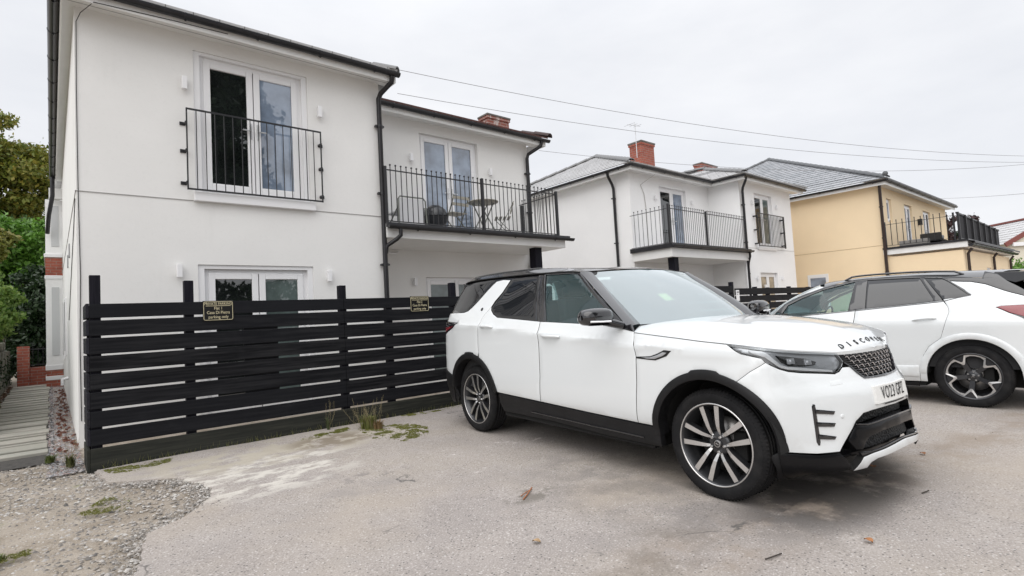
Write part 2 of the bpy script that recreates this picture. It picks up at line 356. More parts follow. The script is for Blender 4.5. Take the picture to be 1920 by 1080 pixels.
# stones lying loose on the dirt and grit on the tarmac
def stones(name, n, fn, smin, smax, m):
    V = []; F = []
    base = [(1,0,0),(.3,.95,0),(-.8,.6,0),(-.8,-.55,0),(.35,-.95,0),(.1,.05,.8)]
    for i in range(n):
        x, y, zz = fn(); s = smin + (smax - smin) * rng.random() ** 3; a = rng.random() * 6.283; fl = .5 + .5 * rng.random(); st = .6 + .7 * rng.random()
        k = len(V); ca, sa = math.cos(a), math.sin(a)
        for p in base:
            px_, py_ = p[0] * s * st * (1 + rng.normal(0, .15)), p[1] * s * (1 + rng.normal(0, .15)); V.append((x + px_*ca - py_*sa, y + px_*sa + py_*ca, zz - .1*s + p[2] * s * fl))
        F += [(k+j, k+(j+1) % 5, k+5) for j in range(5)]
    mb = MB(); mb.add(V, F); return lab(obj(name, mb, m), kind='stuff')
def stone_mat(name, cols):
    t = NT(name); g = t.n('ShaderNodeNewGeometry'); cr_ = t.n('ShaderNodeValToRGB'); el = cr_.color_ramp.elements
    el[0].color = cols[0] + (1,); el[1].color = cols[-1] + (1,)
    for i, c in enumerate(cols[1:-1]): e = el.new((i + 1) / (len(cols) - 1)); e.color = c + (1,)
    t.l(g.outputs['Random Per Island'], cr_.inputs[0]); t.set(Base_Color=cr_.outputs[0], Roughness=.9); return t.m
m_stone = stone_mat('gravel_stones', [(.10, .095, .09), (.22, .20, .18), (.30, .27, .24), (.36, .34, .32), (.50, .48, .45)])
def inpoly(q, P):
    c = False; j = len(P) - 1
    for i in range(len(P)):
        if (P[i][1] > q[1]) != (P[j][1] > q[1]) and q[0] < (P[j][0]-P[i][0]) * (q[1]-P[i][1]) / (P[j][1]-P[i][1]) + P[i][0]: c = not c
        j = i
    return c
def f_dirt():
    while True:
        y = 2.4 + 4.9 * rng.random(); x = -1.3 + 2.4 * rng.random()
        if not inpoly((x, y), TAR): return x, y, gz(y) - .028
lab(stones('gravel', 15000, f_dirt, .0025, .018, m_stone), 'loose grey and buff gravel scattered over bare dirt')
def f_tar():
    while True:
        y = .6 + 5.8 * rng.random(); x = .3 + 7 * rng.random() ** 1.3
        if inpoly((x, y), TAR): return x, y, gz(y) + wob(x, y) + (.011 if inpoly((x, y), LANE) else 0)
lab(stones('grit', 1500, f_tar, .0015, .0065, m_stone), 'fine grit lying on the worn tarmac')
def f_edge():
    i = rng.integers(2, 13); a, b = TAR[i], TAR[i+1]; t_ = rng.random(); return a[0]+(b[0]-a[0])*t_+rng.normal(0, .085), a[1]+(b[1]-a[1])*t_+rng.normal(0, .085), gz(a[1]) - .01
lab(stones('edge_gravel', 5200, f_edge, .003, .016, m_stone), 'crumbled gravel along the broken tarmac edge')
def f_strip():
    y = 6.5 + 11.5 * rng.random() ** 1.3; return -.04 + .27 * rng.random(), y, gz(y) - .012
lab(stones('strip_gravel', 5000, f_strip, .006, .022, stone_mat('slate_chippings', [(.12, .12, .13), (.22, .22, .23), (.33, .32, .32), (.20, .12, .10), (.42, .41, .40)])), 'grey chippings between the slab path and the house')
# ------------------------------------------------------------------ path
path = lab(obj('path', MB().add([(-.74, 7.25, gz(7.25)-.022), (.02, 7.25, gz(7.25)-.022), (.02, 18.4, gz(18.4)-.022), (-.74, 18.4, gz(18.4)-.022)], [(0, 1, 2, 3)]), simple('path_grit', (.05, .046, .042), .95, var=.3, vscale=20, bump=.5, bscale=80)), kind='structure')
m_slab = NT('stone_slab')
def _slab():
    t = m_slab; v = t.coord(); oi = t.n('ShaderNodeObjectInfo'); n = t.noise(v, 4, 6, .6)
    c = t.mix(oi.outputs['Random'], (.25, .24, .205), (.36, .34, .30)); c = t.mix(t.ramp(n, .4, .7, 0, .45), c, (.20, .21, .18))
    t.set(Base_Color=c, Roughness=.9); t.bump(t.noise(v, 40, 4), .3, .008); return t.m
m_slab = _slab()
ys = [7.72, 8.04, 8.50, 8.66, 9.06, 9.22, 9.62, 10.05, 10.25, 10.68, 11.05, 11.55, 11.75, 12.2, 12.6, 13.05, 13.5, 13.95, 14.4, 14.9, 15.4, 15.9, 16.4, 16.95, 17.5, 18.1]
for i in range(len(ys) - 1):
    a, b = ys[i] + .07, ys[i+1] - .03; dx = rng.normal(0, .012); zz = gz(a) + rng.normal(0, .004); tl = rng.normal(0, .012)
    mb = MB(); mb.add([(-.72+dx, a, zz-.03), (-.04+dx, a+tl, zz-.03), (-.04+dx, b+tl, zz-.03), (-.72+dx, b, zz-.03), (-.72+dx, a, zz+.010), (-.04+dx, a+tl, zz+.010), (-.04+dx, b+tl, zz+.010), (-.72+dx, b, zz+.010)],
        [(0,3,2,1),(4,5,6,7),(0,1,5,4),(1,2,6,5),(2,3,7,6),(3,0,4,7)])
    o = obj('slab', mb, m_slab, None, bevel=.008); o.parent = path
# ------------------------------------------------------------------ foliage
def leaves(name, blobs, n, size, m, parent=None, shell=.5, droop=.3):
    """blobs: (centre, radii, weight); leaf-sized folded faces through the volume"""
    W = np.array([b[2] for b in blobs], float); W /= W.sum(); k = rng.choice(len(blobs), n, p=W)
    Cn = np.array([b[0] for b in blobs], float)[k]; Rd = np.array([b[1] for b in blobs], float)[k]
    d = rng.normal(size=(n, 3)); d /= np.linalg.norm(d, axis=1)[:, None]
    rad = (shell + (1 - shell) * rng.random(n)) ; rad *= 1 + .25 * rng.normal(size=n) * (rng.random(n) < .3)
    P = Cn + d * Rd * rad[:, None]
    a = rng.normal(size=(n, 3)); a[:, 2] -= droop; a /= np.linalg.norm(a, axis=1)[:, None]
    b = np.cross(a, rng.normal(size=(n, 3))); b /= np.linalg.norm(b, axis=1)[:, None]; c = np.cross(a, b)
    s = size * (.6 + .8 * rng.random(n))[:, None]
    V = np.stack([P - a*s*.5, P + b*s*.28 + c*s*.08, P + a*s*.5, P - b*s*.28 + c*s*.08], 1).reshape(-1, 3)
    me = bpy.data.meshes.new(name); i = np.arange(n) * 4
    F = np.stack([i, i+1, i+2, i, i+2, i+3], 1).reshape(-1).astype(np.int32)
    me.vertices.add(4*n); me.vertices.foreach_set('co', V.ravel().astype(np.float32)); me.loops.add(6*n); me.loops.foreach_set('vertex_index', F)
    me.polygons.add(2*n); me.polygons.foreach_set('loop_start', np.arange(0, 6*n, 3, dtype=np.int32)); me.polygons.foreach_set('loop_total', np.full(2*n, 3, np.int32)); me.update(); me.validate()
    return obj(name, me, m, parent)
def clumps(c, r, n, cr0, cr1):
    out = []
    for i in range(n):
        d = rng.normal(size=3); d /= np.linalg.norm(d); q = rng.random() ** .4; s = cr0 + (cr1 - cr0) * rng.random()
        out.append(((c[0]+d[0]*r[0]*q, c[1]+d[1]*r[1]*q, c[2]+d[2]*r[2]*q), (s, s, s*.7), s*s))
    return out
m_bark = simple('bark', (.075, .06, .045), .95, var=.35, vscale=8, bump=.8, bscale=30, stretch=(1, 1, .3))
def tree(label, cat, base, h, cr_c, cr_r, ncl, nleaf, lsize, lm, c0=.5, c1=1.1, r0=.2, group=None, name='tree', shell=.25):
    t = thing(name, label, cat, base, group)
    mb = MB(); x, y, z = base; top = (cr_c[0], cr_c[1], cr_c[2] + cr_r[2] * .3)
    mb.tube([(x, y, z-.1), (x+.05, y, z+h*.25), ((x+cr_c[0])/2, (y+cr_c[1])/2, z+h*.5), top], [r0*1.25, r0, r0*.75, r0*.2], 8)
    bl = clumps(cr_c, cr_r, ncl, c0, c1)
    for b in bl[:14]:
        p = Vector(b[0]); f = .35 + .4 * rng.random(); st = Vector((x, y, z)).lerp(Vector(top), f); mid = st.lerp(p, .5) + Vector((0, 0, .15)); mb.tube([st, mid, p], [r0*.35, r0*.22, r0*.06], 5)
    obj('trunk', mb, m_bark, t); leaves('crown', bl, nleaf, lsize, lm, t, shell)
    return t
m_lf_autumn = leaf_mat('turning_leaves', [(.11, .15, .022), (.18, .21, .032), (.24, .235, .038), (.31, .25, .042), (.15, .19, .028)])
m_lf_bright = leaf_mat('laurel_leaves', [(.07, .17, .022), (.13, .28, .04), (.20, .38, .065), (.10, .22, .03)], .35, .35)
m_lf_mid = leaf_mat('mid_green_leaves', [(.04, .09, .018), (.07, .14, .026), (.11, .19, .035)], .25, .45)
m_lf_dark = leaf_mat('dark_leaves', [(.012, .028, .010), (.02, .045, .014), (.03, .06, .018)], .15, .4)
m_lf_lime = leaf_mat('young_leaves', [(.09, .17, .03), (.16, .26, .05), (.24, .32, .08)], .35)
m_lf_olive = leaf_mat('yellowing_leaves', [(.12, .15, .03), (.20, .21, .04), (.28, .22, .05)], .3)
m_lf_purple = leaf_mat('purple_leaves', [(.045, .018, .02), (.07, .03, .03), (.03, .02, .02)], .2)
tree('tall tree in yellowing autumn leaf beyond the end of the path', 'tree', (-2.1, 27, .3), 9, (-1.85, 27, 7.3), (1.85, 1.6, 2.6), 90, 32000, .16, m_lf_autumn, .4, .8)
def bush(label, cat, base, blobs, n, size, m, name='bush', shell=.3, stems=5, group=None):
    t = thing(name, label, cat, base, group); mb = MB()
    for i in range(stems):
        b = blobs[int(rng.integers(len(blobs)))][0]; mb.tube([base, ((base[0]+b[0])/2, (base[1]+b[1])/2, (base[2]*.4+b[2]*.6)), b], [.035, .022, .008], 5)
    obj('stem', mb, m_bark, t); leaves('foliage', blobs, n, size, m, t, shell); return t
bush('glossy bright green laurel bush above the path wall', 'bush', (-.9, 22, .3), clumps((-.75, 21.6, 3.7), (1.0, .9, 1.6), 70, .25, .5), 20000, .13, m_lf_bright)
bush('dark evergreen mass hanging over the brick wall at the path end', 'bush', (-.4, 20.6, .3), clumps((-.30, 20.4, 2.0), (.5, .6, 1.8), 46, .28, .5), 14000, .13, m_lf_dark)
bush('yellow-green shrub with drooping sprays below the laurel', 'bush', (-1.2, 16, .3), clumps((-.95, 16, 3.4), (.36, .6, .45), 18, .12, .24), 2600, .11, m_lf_olive)
bush('pale lime shrub leaning over the wall nearest the path', 'bush', (-1.0, 12, .3), clumps((-.72, 12, 1.9), (.30, .7, .55), 26, .10, .2), 5200, .07, m_lf_lime)
bush('tall green hedge growing behind the mossy stone wall', 'hedge', (-2.0, 14, .1), [b for y in np.arange(9.8, 21, 1.0) for b in clumps((-2.0, y, 1.5), (.65, .6, 1.5), 7, .3, .5)], 14000, .12, m_lf_bright, 'hedge', .4, 6)
bush('broad leafy shrub mass filling the gap behind the laurel', 'bush', (-2, 25, .3), clumps((-1.6, 25, 3.2), (1.8, .9, 3.0), 70, .4, .7), 16000, .16, m_lf_mid, 'bush', .3, 5)
# stone boundary wall, hidden in ivy
wl = thing('stone_wall', 'mossy stone boundary wall along the left of the path', 'wall', (-.95, 8, gz(8)))
mstone = simple('old_wall_stone', (.12, .115, .09), .95, var=.4, vscale=7, bump=.7, bscale=12)
mb = MB().box(-1.1, -.84, 9.4, 20.0, -.1, 1.1); obj('wall_core', mb, mstone, wl)
st = None
for r_ in range(6):
    y = 9.4 + (r_ % 2) * .17
    while y < 19.6:
        w_ = .25 + .3 * rng.random(); px = -.845 + rng.normal(0, .012)
        mb = MB().box(-.90, px + .04, y + .012, min(y + w_, 19.9) - .012, gz(y) + .02 + r_ * .185 + .01, gz(y) + .02 + (r_+1) * .185 - .01)
        if y < 17: obj('stone', mb, mstone, wl, bevel=.02)
        y += w_
leaves('ivy', [((-.86, y_, .45 + .35 * rng.random()), (.10, .28, .35), 1) for y_ in np.arange(9.6, 19.5, .22)], 5200, .06, m_lf_dark, wl, .2)
# brick pier, dwarf wall and iron gate at the end of the path
bw = thing('brick_wall', 'low red brick wall with pier and railing across the path end', 'wall', (-.5, 18.6, gz(18.6)))
obj('pier', MB().box(-.66, -.42, 18.5, 18.75, .15, 1.2), m_brick, bw, bevel=.01); obj('dwarf_wall', MB().box(-.42, .6, 18.55, 18.72, .15, .66), m_brick, bw)
rl = obj('railing', MB().bar((-.42, 18.63, 1.12), (.6, 18.63, 1.12), .03).bar((-.42, 18.63, .72), (.6, 18.63, .72), .03), m_iron, bw)
b0 = None
for i in range(9):
    x = -.36 + i * .1
    if b0 is None: b0 = obj('bar', MB().tube([(0, 0, .66), (0, 0, 1.18)], .008, 6), m_iron, rl); b0.location = (x, 18.63, 0)
    else: inst(b0, rl, (x, 18.63, 0))
# trees behind the camera, seen only in the window reflections
tree('large dark broadleaf tree mirrored in the balcony door pane', 'tree', (5.2, -11, -.2), 10, (5.25, -11, 9.5), (2.85, 2.2, 5.6), 80, 24000, .34, m_lf_dark, .7, 1.3, .3)
bush('long dark hedge mirrored in the ground floor door panes', 'hedge', (3, -12, -.2), [b for x in np.arange(-4, 11, 1.1) for b in clumps((x, -12, 2.0), (.8, .6, 2.0), 5, .6, .9)], 15000, .26, m_lf_dark, 'hedge', .4, 4)
# background right
bush('bright green hedge beyond the cream house extension', 'hedge', (34.5, 2.6, 0), clumps((35.0, 2.7, 1.3), (1.4, 1.6, 1.6), 26, .4, .8), 5000, .16, m_lf_bright, 'hedge')
tree('slim purple-leaved tree rising behind the far roof terrace', 'tree', (45, 8.6, 0), 5.5, (45, 8.3, 5.4), (1.2, 1.7, 1.3), 22, 1500, .22, m_lf_purple, .3, .5, .12)
tree('green tree standing beyond the red-edged gable', 'tree', (60, 4.2, 0), 5, (60, 4.0, 4.9), (2.0, 2.2, 1.9), 24, 5000, .3, m_lf_bright, .6, 1.0, .2)
# ------------------------------------------------------------------ houses
def wall_y(mb, x0, x1, z0, z1, y, holes, depth=.10, sgn=1):
    """wall face in the plane y, looking towards -y, with rectangular openings (x0,x1,z0,z1) and reveals"""
    xs = sorted({x0, x1, *[h[0] for h in holes], *[h[1] for h in holes]}); zs = sorted({z0, z1, *[h[2] for h in holes], *[h[3] for h in holes]})
    for a, b in zip(xs, xs[1:]):
        for c, d in zip(zs, zs[1:]):
            if any(h[0] <= a and b <= h[1] and h[2] <= c and d <= h[3] for h in holes): continue
            mb.add([(a, y, c), (b, y, c), (b, y, d), (a, y, d)], [(0, 1, 2, 3)])
    for a, b, c, d in holes:
        Y = y + depth
        mb.add([(a,y,c),(a,y,d),(a,Y,d),(a,Y,c)], [(0,1,2,3)]); mb.add([(b,y,c),(b,Y,c),(b,Y,d),(b,y,d)], [(0,1,2,3)])
        mb.add([(a,y,d),(b,y,d),(b,Y,d),(a,Y,d)], [(0,1,2,3)]); mb.add([(a,y,c),(a,Y,c),(b,Y,c),(b,y,c)], [(0,1,2,3)])
    return mb
def wall_x(mb, x, y0, y1, z0, z1): mb.add([(x, y1, z0), (x, y0, z0), (x, y0, z1), (x, y1, z1)], [(0, 1, 2, 3)])
def frame_box(mb, x0, x1, z0, z1, y0, y1, w, wt=None, wb=None):
    wt = w if wt is None else wt; wb = w if wb is None else wb
    mb.box(x0, x0+w, y0, y1, z0, z1).box(x1-w, x1, y0, y1, z0, z1).box(x0+w, x1-w, y0, y1, z1-wt, z1).box(x0+w, x1-w, y0, y1, z0, z0+wb)
def french_door(house, x0, x1, z0, z1, y, panes=(None, None), label=None, handle=True, one=False):
    """white framed pair of glazed leaves set in an opening at the wall plane y"""
    d = obj('french_door', (lambda m: (frame_box(m, x0, x1, z0, z1, y+.045, y+.115, .065), m)[1])(MB()), m_upvc, house, label, bevel=.006)
    mid = (x0 + x1) / 2
    spans = [(x0+.055, x1-.055)] if one else [(x0+.055, mid+.004), (mid+.008, x1-.055)]
    for i, (a, b) in enumerate(spans):
        m = MB(); frame_box(m, a+.004, b-.004, z0+.055, z1-.055, y+.03, y+.10, .082, .082, .105); lf = obj('leaf', m, m_upvc, d, bevel=.008)
        obj('pane', MB().box(a+.08, b-.08, y+.055, y+.075, z0+.15, z1-.13), panes[i] or m_pane_dark, lf if False else d)
        m = MB(); frame_box(m, a+.078, b-.078, z0+.152, z1-.128, y+.05, y+.058, .008); obj('gasket', m, m_blackpl, d)
        if handle:
            hx = b - .045 if i == 0 else a + .045; hz = z0 + .95; sg = -1 if i == 0 else 1
            m = MB().box(hx-.014, hx+.014, y+.018, y+.031, hz-.11, hz+.11).bar((hx, y+.002, hz), (hx+sg*.11, y+.002, hz), .018).bar((hx, y+.03, hz), (hx, y-.004, hz), .016); obj('handle', m, m_steel, d, bevel=.003)
    return d
def wall_light(house, x, y, z, h=.17, w=.06):
    obj('wall_light', MB().box(x-w/2, x+w/2, y-.085, y-.03, z-h/2, z+h/2).box(x-.025, x+.025, y-.03, y, z-.04, z+.03), m_upvc, house, bevel=.006)
def sill(house, x0, x1, y, z, h=.10, out=.06):
    obj('sill', MB().box(x0, x1, y-out, y-.001, z-h, z).box(x0+.01, x1-.01, y-.001, y+.06, z-.03, z-.002), m_upvc, house, bevel=.008)
def gutter_run(house, a, b, r=.058, brackets=True):
    a = Vector(a); b = Vector(b); t = (b - a).normalized(); s = Vector((-t.y, t.x, 0)) if abs(t.z) < .5 else Vector((1, 0, 0))
    g = MB(); P = []
    for e in (a, b): P.append([e + s * (r * math.cos(k)) + Vector((0, 0, 1)) * (-r * math.sin(k)) for k in np.linspace(0, math.pi, 13)] + [e + s * ((r-.006) * math.cos(k)) + Vector((0, 0, 1)) * (-(r-.006) * math.sin(k)) for k in np.linspace(math.pi, 0, 13)])
    n = 26; V = [tuple(p) for q in P for p in q]; g.add(V, [(i, (i+1) % n, n + (i+1) % n, n + i) for i in range(n)], False)
    g.prism([(r*math.cos(k), -r*math.sin(k)) for k in np.linspace(0, math.pi, 13)], a, s, (0,0,1), t*.006); g.prism([(r*math.cos(k), -r*math.sin(k)) for k in np.linspace(0, math.pi, 13)], b - t*.006, s, (0,0,1), t*.006)
    go = obj('gutter', g, m_blackpl, house)
    if brackets:
        ln = (b - a).length; k = max(2, int(ln / .85)); src = None
        for i in range(k):
            p = a + t * (ln * (i + .5) / k)
            m = MB().prism([(r*1.08*math.cos(q), -r*1.08*math.sin(q)) for q in np.linspace(0, math.pi, 11)] + [(-r, .008), (r, .008)], p - t*.014, s, (0,0,1), t*.028).bar(p - Vector((0,0,r*.9)) , p - Vector((0,0,r*1.25)), .02); obj('bracket', m, m_blackpl, go)
    return go
def downpipe(house, pts, r=.036, m=None, clips=()):
    p = obj('downpipe', MB().tube(pts, r, 10), m or m_blackpl, house)
    for c in clips: obj('pipe_clip', MB().tube([(c[0], c[1], c[2]-.02), (c[0], c[1], c[2]+.02)], r*1.25, 10).box(c[0]-r*1.8, c[0]+r*1.8, c[1]-.012, c[1]+.05, c[2]-.014, c[2]+.014), m or m_blackpl, p)
    return p
def eaves(house, pts, out, zs, zg, left=None):
    """soffit, fascia along a wall corner chain; pts wall corners (x,y); out overhang"""
def railing(house, posts, bars, top, bot, name='railing', ball=True, rad=.0075, ext=.085, postw=.05, label=None):
    """posts: list of (x,y); bars along each leg"""
    rl = obj(name, MB(), m_iron, house, label); src = None; m = MB()
    for a, b, gap in bars:
        A = Vector((*a, 0)); B = Vector((*b, 0)); ln = (B - A).length; k = int(round(ln / gap)); U = Vector((0, 0, 1))
        m.bar(A + U*top, B + U*top, .035, .012).bar(A + U*bot, B + U*bot, .035, .012)
        for i in range(1, k):
            p = A.lerp(B, i / k); key = (top, bot)
            if src is None:
                bm_ = MB().tube([(0, 0, bot), (0, 0, top + (ext if ball else 0))], rad, 6)
                if ball: bm_.ball((0, 0, top + ext), .017, 8, 5)
                src = obj('baluster', bm_, m_iron, rl); src.location = (p.x, p.y, 0)
            else: inst(src, rl, (p.x, p.y, 0))
    nm = m.mesh(name); old = rl.data; nm.materials.append(m_iron); rl.data = nm; bpy.data.meshes.remove(old)
    for x, y, z0, z1 in posts: obj('post', MB().box(x-postw/2, x+postw/2, y-postw/2, y+postw/2, z0, z1), m_iron, rl, bevel=.004)
    return rl
# ---- pitched roofs laid in courses
m_tile = None
def tile_mats():
    out = []
    for nm, c1, c2 in (('grey_concrete_tile', (.52, .52, .525), (.60, .60, .605)), ('slate_tile', (.30, .315, .335), (.38, .39, .41)), ('red_clay_tile', (.10, .045, .04), (.14, .065, .055))):
        t = NT(nm); tc = t.n('ShaderNodeTexCoord'); b = t.n('ShaderNodeTexBrick'); t.l(tc.outputs['UV'], b.inputs['Vector'])
        for k, v in (('Scale', 1.0), ('Mortar Size', .006), ('Brick Width', .30), ('Row Height', .26)): b.inputs[k].default_value = v
        b.inputs['Color1'].default_value = c1 + (1,); b.inputs['Color2'].default_value = c2 + (1,); b.inputs['Mortar'].default_value = tuple(x*.35 for x in c1) + (1,)
        v = t.coord(); c = t.mix(t.ramp(t.noise(v, 1.2, 6, .65), .5, .75, 0, .35), b.outputs['Color'], tuple(x * .6 for x in c1))
        t.set(Base_Color=c, Roughness=.6); t.bump(t.math('SUBTRACT', 1.0, b.outputs['Fac']), .6, .012); out.append(t.m)
    return out
m_tile_grey, m_tile_slate, m_tile_red = tile_mats()
def roof_face(house, e0, e1, r0, r1, m, row=.26, name='roof'):
    """eave e0->e1, ridge r0->r1; each course a lapped strip, its lower edge standing proud"""
    e0, e1, r0, r1 = map(Vector, (e0, e1, r0, r1)); ed = (e1 - e0).normalized(); mid = (r0 + r1) / 2
    up = (mid - e0) - ed * (mid - e0).dot(ed); ln = up.length; up.normalize(); nr = ed.cross(up).normalized()
    if nr.z < 0: nr = -nr
    k = max(2, int(round(ln / row))); mb = MB(); uvs = []
    for i in range(k):
        a0 = e0.lerp(r0, i/k); a1 = e1.lerp(r1, i/k); b0 = e0.lerp(r0, (i+1)/k); b1 = e1.lerp(r1, (i+1)/k)
        lo = nr * .030; hi = nr * .004
        mb.add([a0 + lo, a1 + lo, b1 + hi, b0 + hi], [(0, 1, 2, 3)]); mb.add([a0, a1, a1 + lo, a0 + lo], [(0, 1, 2, 3)])
        for q in (a0, a1, b1, b0): uvs.append(((q - e0).dot(ed), (q - e0).dot(up) * (k * row / ln) + (.001 if q in (a0, a1) else -.001)))
        for q in (a0, a1, a1, a0): uvs.append(((q - e0).dot(ed), (q - e0).dot(up) + .05))
    me = mb.mesh(name); uv = me.uv_layers.new(name='UVMap')
    for i, u in enumerate(uvs): uv.data[i].uv = u
    return obj(name, me, m, house)
def ridge(roof, a, b, m, step=.34, r=.11):
    a = Vector(a); b = Vector(b); t = (b - a).normalized(); ln = (b - a).length; s = t.cross(Vector((0, 0, 1))).normalized(); u = s.cross(t); k = int(ln / step); src = None
    P = [(r*math.cos(q), r*.75*math.sin(q)) for q in np.linspace(0, math.pi, 9)] + [(r*.85*math.cos(q), r*.6*math.sin(q)) for q in np.linspace(math.pi, 0, 9)]
    for i in range(k):
        p = a + t * (ln * i / k)
        if src is None:
            src = obj('ridge_tile', MB().prism(P, (0,0,0), s, u, t * (ln/k*1.12) + u * .022), m, roof, bevel=.004); src.location = p
        else: inst(src, roof, p)
def chimney(house, x0, x1, y0, y1, z0, z1, m, pots=0, cap=True):
    c = obj('chimney', MB().box(x0, x1, y0, y1, z0, z1-.12).box(x0-.025, x1+.025, y0-.025, y1+.025, z1-.12, z1-.05), m, house, bevel=.006)
    if cap: obj('chimney_cap', MB().box(x0-.04, x1+.04, y0-.04, y1+.04, z1-.05, z1), simple('mortar_cap', (.14, .13, .12), .9, var=.3), c, bevel=.01)
    return c
# ================================================================== near white house
GZ = .08; H1Y, WY, SOF = 7.91, 9.03, 5.185
h1 = thing('white_house', 'near white rendered house with black barred juliet door and balcony wing', 'house', (.23, H1Y, GZ))
DU = (1.45, 2.94, 3.10, 5.005); DG = (1.45, 2.94, .10, 2.155)
mb = wall_y(MB(), .23, 4.115, -.05, SOF, H1Y, [DU, DG]); 
mb.box(.23, 4.115, H1Y + .5, H1Y + .52, .2, SOF - .01)
wall_x(mb, .23, H1Y, 19.8, -.05, SOF); mb.add([(4.115, H1Y, -.05), (4.115, WY, -.05), (4.115, WY, SOF), (4.115, H1Y, SOF)], [(0, 1, 2, 3)])
WDU = (5.53, 6.95, 2.885, 4.975); WDG = (5.53, 6.95, .12, 2.115)
wall_y(mb, 4.115, 8.38, -.05, SOF, WY, [WDU, WDG]); mb.add([(8.38, WY, -.05), (8.38, 19.8, -.05), (8.38, 19.8, SOF), (8.38, WY, SOF)], [(0, 1, 2, 3)])
mb.add([(.23, 19.8, -.05), (8.38, 19.8, -.05), (8.38, 19.8, SOF), (.23, 19.8, SOF)], [(0, 1, 2, 3)])
obj('wall', mb, m_render, h1)
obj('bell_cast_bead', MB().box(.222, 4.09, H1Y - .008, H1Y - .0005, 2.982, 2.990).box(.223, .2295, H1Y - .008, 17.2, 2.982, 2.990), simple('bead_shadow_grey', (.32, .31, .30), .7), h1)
# eaves: soffit boards, fascia, gutter
obj('soffit', MB().box(.125, 4.24, 7.60, H1Y + .02, SOF, SOF + .018).box(.125, .25, H1Y + .02, 17.0, SOF, SOF + .018), m_fascia, h1)
for i in range(24): pass
obj('soffit_vent', MB().box(.16, 4.24, 7.795, 7.805, SOF - .003, SOF - .0005), simple('vent_slot', (.35, .35, .35), .7), h1)
obj('fascia', MB().box(.107, 4.258, 7.582, 7.60, 5.115, 5.27).box(.107, .125, 7.60, 17.0, 5.115, 5.27).box(4.24, 4.258, 7.60, WY, 5.115, 5.27), m_fascia, h1)
gutter_run(h1, (.03, 7.525, 5.245), (4.29, 7.525, 5.245)); gutter_run(h1, (.048, 17.0, 5.245), (.048, 7.50, 5.245))
downpipe(h1, [(4.17, 7.53, 5.19), (4.17, 7.56, 5.10), (4.095, 7.80, 4.98), (4.075, 7.845, 4.90), (4.075, 7.845, .1)], .040, clips=[(4.075, 7.845, z) for z in (4.45, 3.35, 2.2, 1.1)])
PT = math.tan(R(17))
def rf(x, y): return (x, y, 5.29)
roof_face(h1, rf(.05, 7.54), rf(4.27, 7.54), (2.09, 9.79, 5.29 + 2.25*PT), (2.09, 9.79, 5.29 + 2.25*PT), m_tile_grey)
roof_face(h1, rf(.05, 19.9), rf(.05, 7.54), (2.09, 17.6, 5.29 + 2.25*PT), (2.09, 9.79, 5.29 + 2.25*PT), m_tile_grey)
roof_face(h1, rf(4.27, 7.54), rf(4.27, 10.9), (2.09, 9.79, 5.29 + 2.25*PT), (2.09, 12, 5.29 + 2.25*PT), m_tile_grey)
rr_ = roof_face(h1, rf(4.12, 8.66), rf(8.72, 8.66), (2.09, 14.2, 5.29 + 5.54*math.tan(R(17.5))), (7.0, 14.2, 5.29 + 5.54*math.tan(R(17.5))), m_tile_red)
ridge(rr_, (4.27, 7.53, 5.28), (2.09, 9.79, 5.33 + 2.25*PT), m_tile_grey); ridge(rr_, (8.76, 8.62, 5.33), (7.0, 14.2, 5.33 + 5.54*math.tan(R(17.5))), m_tile_red)
# doors of the front block
french_door(h1, 1.52, 2.87, 3.10, 4.968, H1Y + .03, (m_pane_dark, m_pane_sky)); french_door(h1, 1.52, 2.87, .10, 2.106, H1Y + .03, (m_pane_dark, m_pane_sheer))
obj('reveal_trim', (lambda m: (frame_box(m, 1.452, 2.938, 3.10, 5.003, H1Y + .02, H1Y + .10, .075, .038, .0), frame_box(m, 1.452, 2.938, .10, 2.153, H1Y + .02, H1Y + .10, .075, .05, .0), m)[2])(MB()), m_upvc, h1)
sill(h1, 1.42, 2.99, H1Y, 3.10, .125, .075)
# juliet balcony
jb = obj('juliet_balcony', MB().bar((1.335, 7.80, 4.155), (3.085, 7.80, 4.155), .014, .022).bar((1.335, 7.80, 3.112), (3.085, 7.80, 3.112), .014, .022).bar((1.342, 7.80, 3.10), (1.342, 7.80, 4.16), .016, .016).bar((3.078, 7.80, 3.10), (3.078, 7.80, 4.16), .016, .016), m_iron, h1)
s0 = None
for i in range(1, 16):
    x = 1.342 + (3.078 - 1.342) * i / 16
    if s0 is None: s0 = obj('baluster', MB().tube([(0, 0, 3.11), (0, 0, 4.155)], .0062, 6), m_iron, jb); s0.location = (x, 7.80, 0)
    else: inst(s0, jb, (x, 7.80, 0))
for x, sg in ((1.342, -1), (3.078, 1)):
    for z in (3.98, 3.62, 3.20): obj('wall_bracket', MB().box(x + sg*.005 - .012, x + sg*.005 + .012, 7.795, 7.91, z-.012, z+.012).box(x + sg*.03 - .034, x + sg*.03 + .034, 7.894, 7.909, z-.022, z+.022), m_iron, jb, bevel=.003)
for x, z in ((1.335, 4.51), (3.10, 4.49), (3.16, 2.015), (1.235, 2.065)): wall_light(h1, x, H1Y, z)
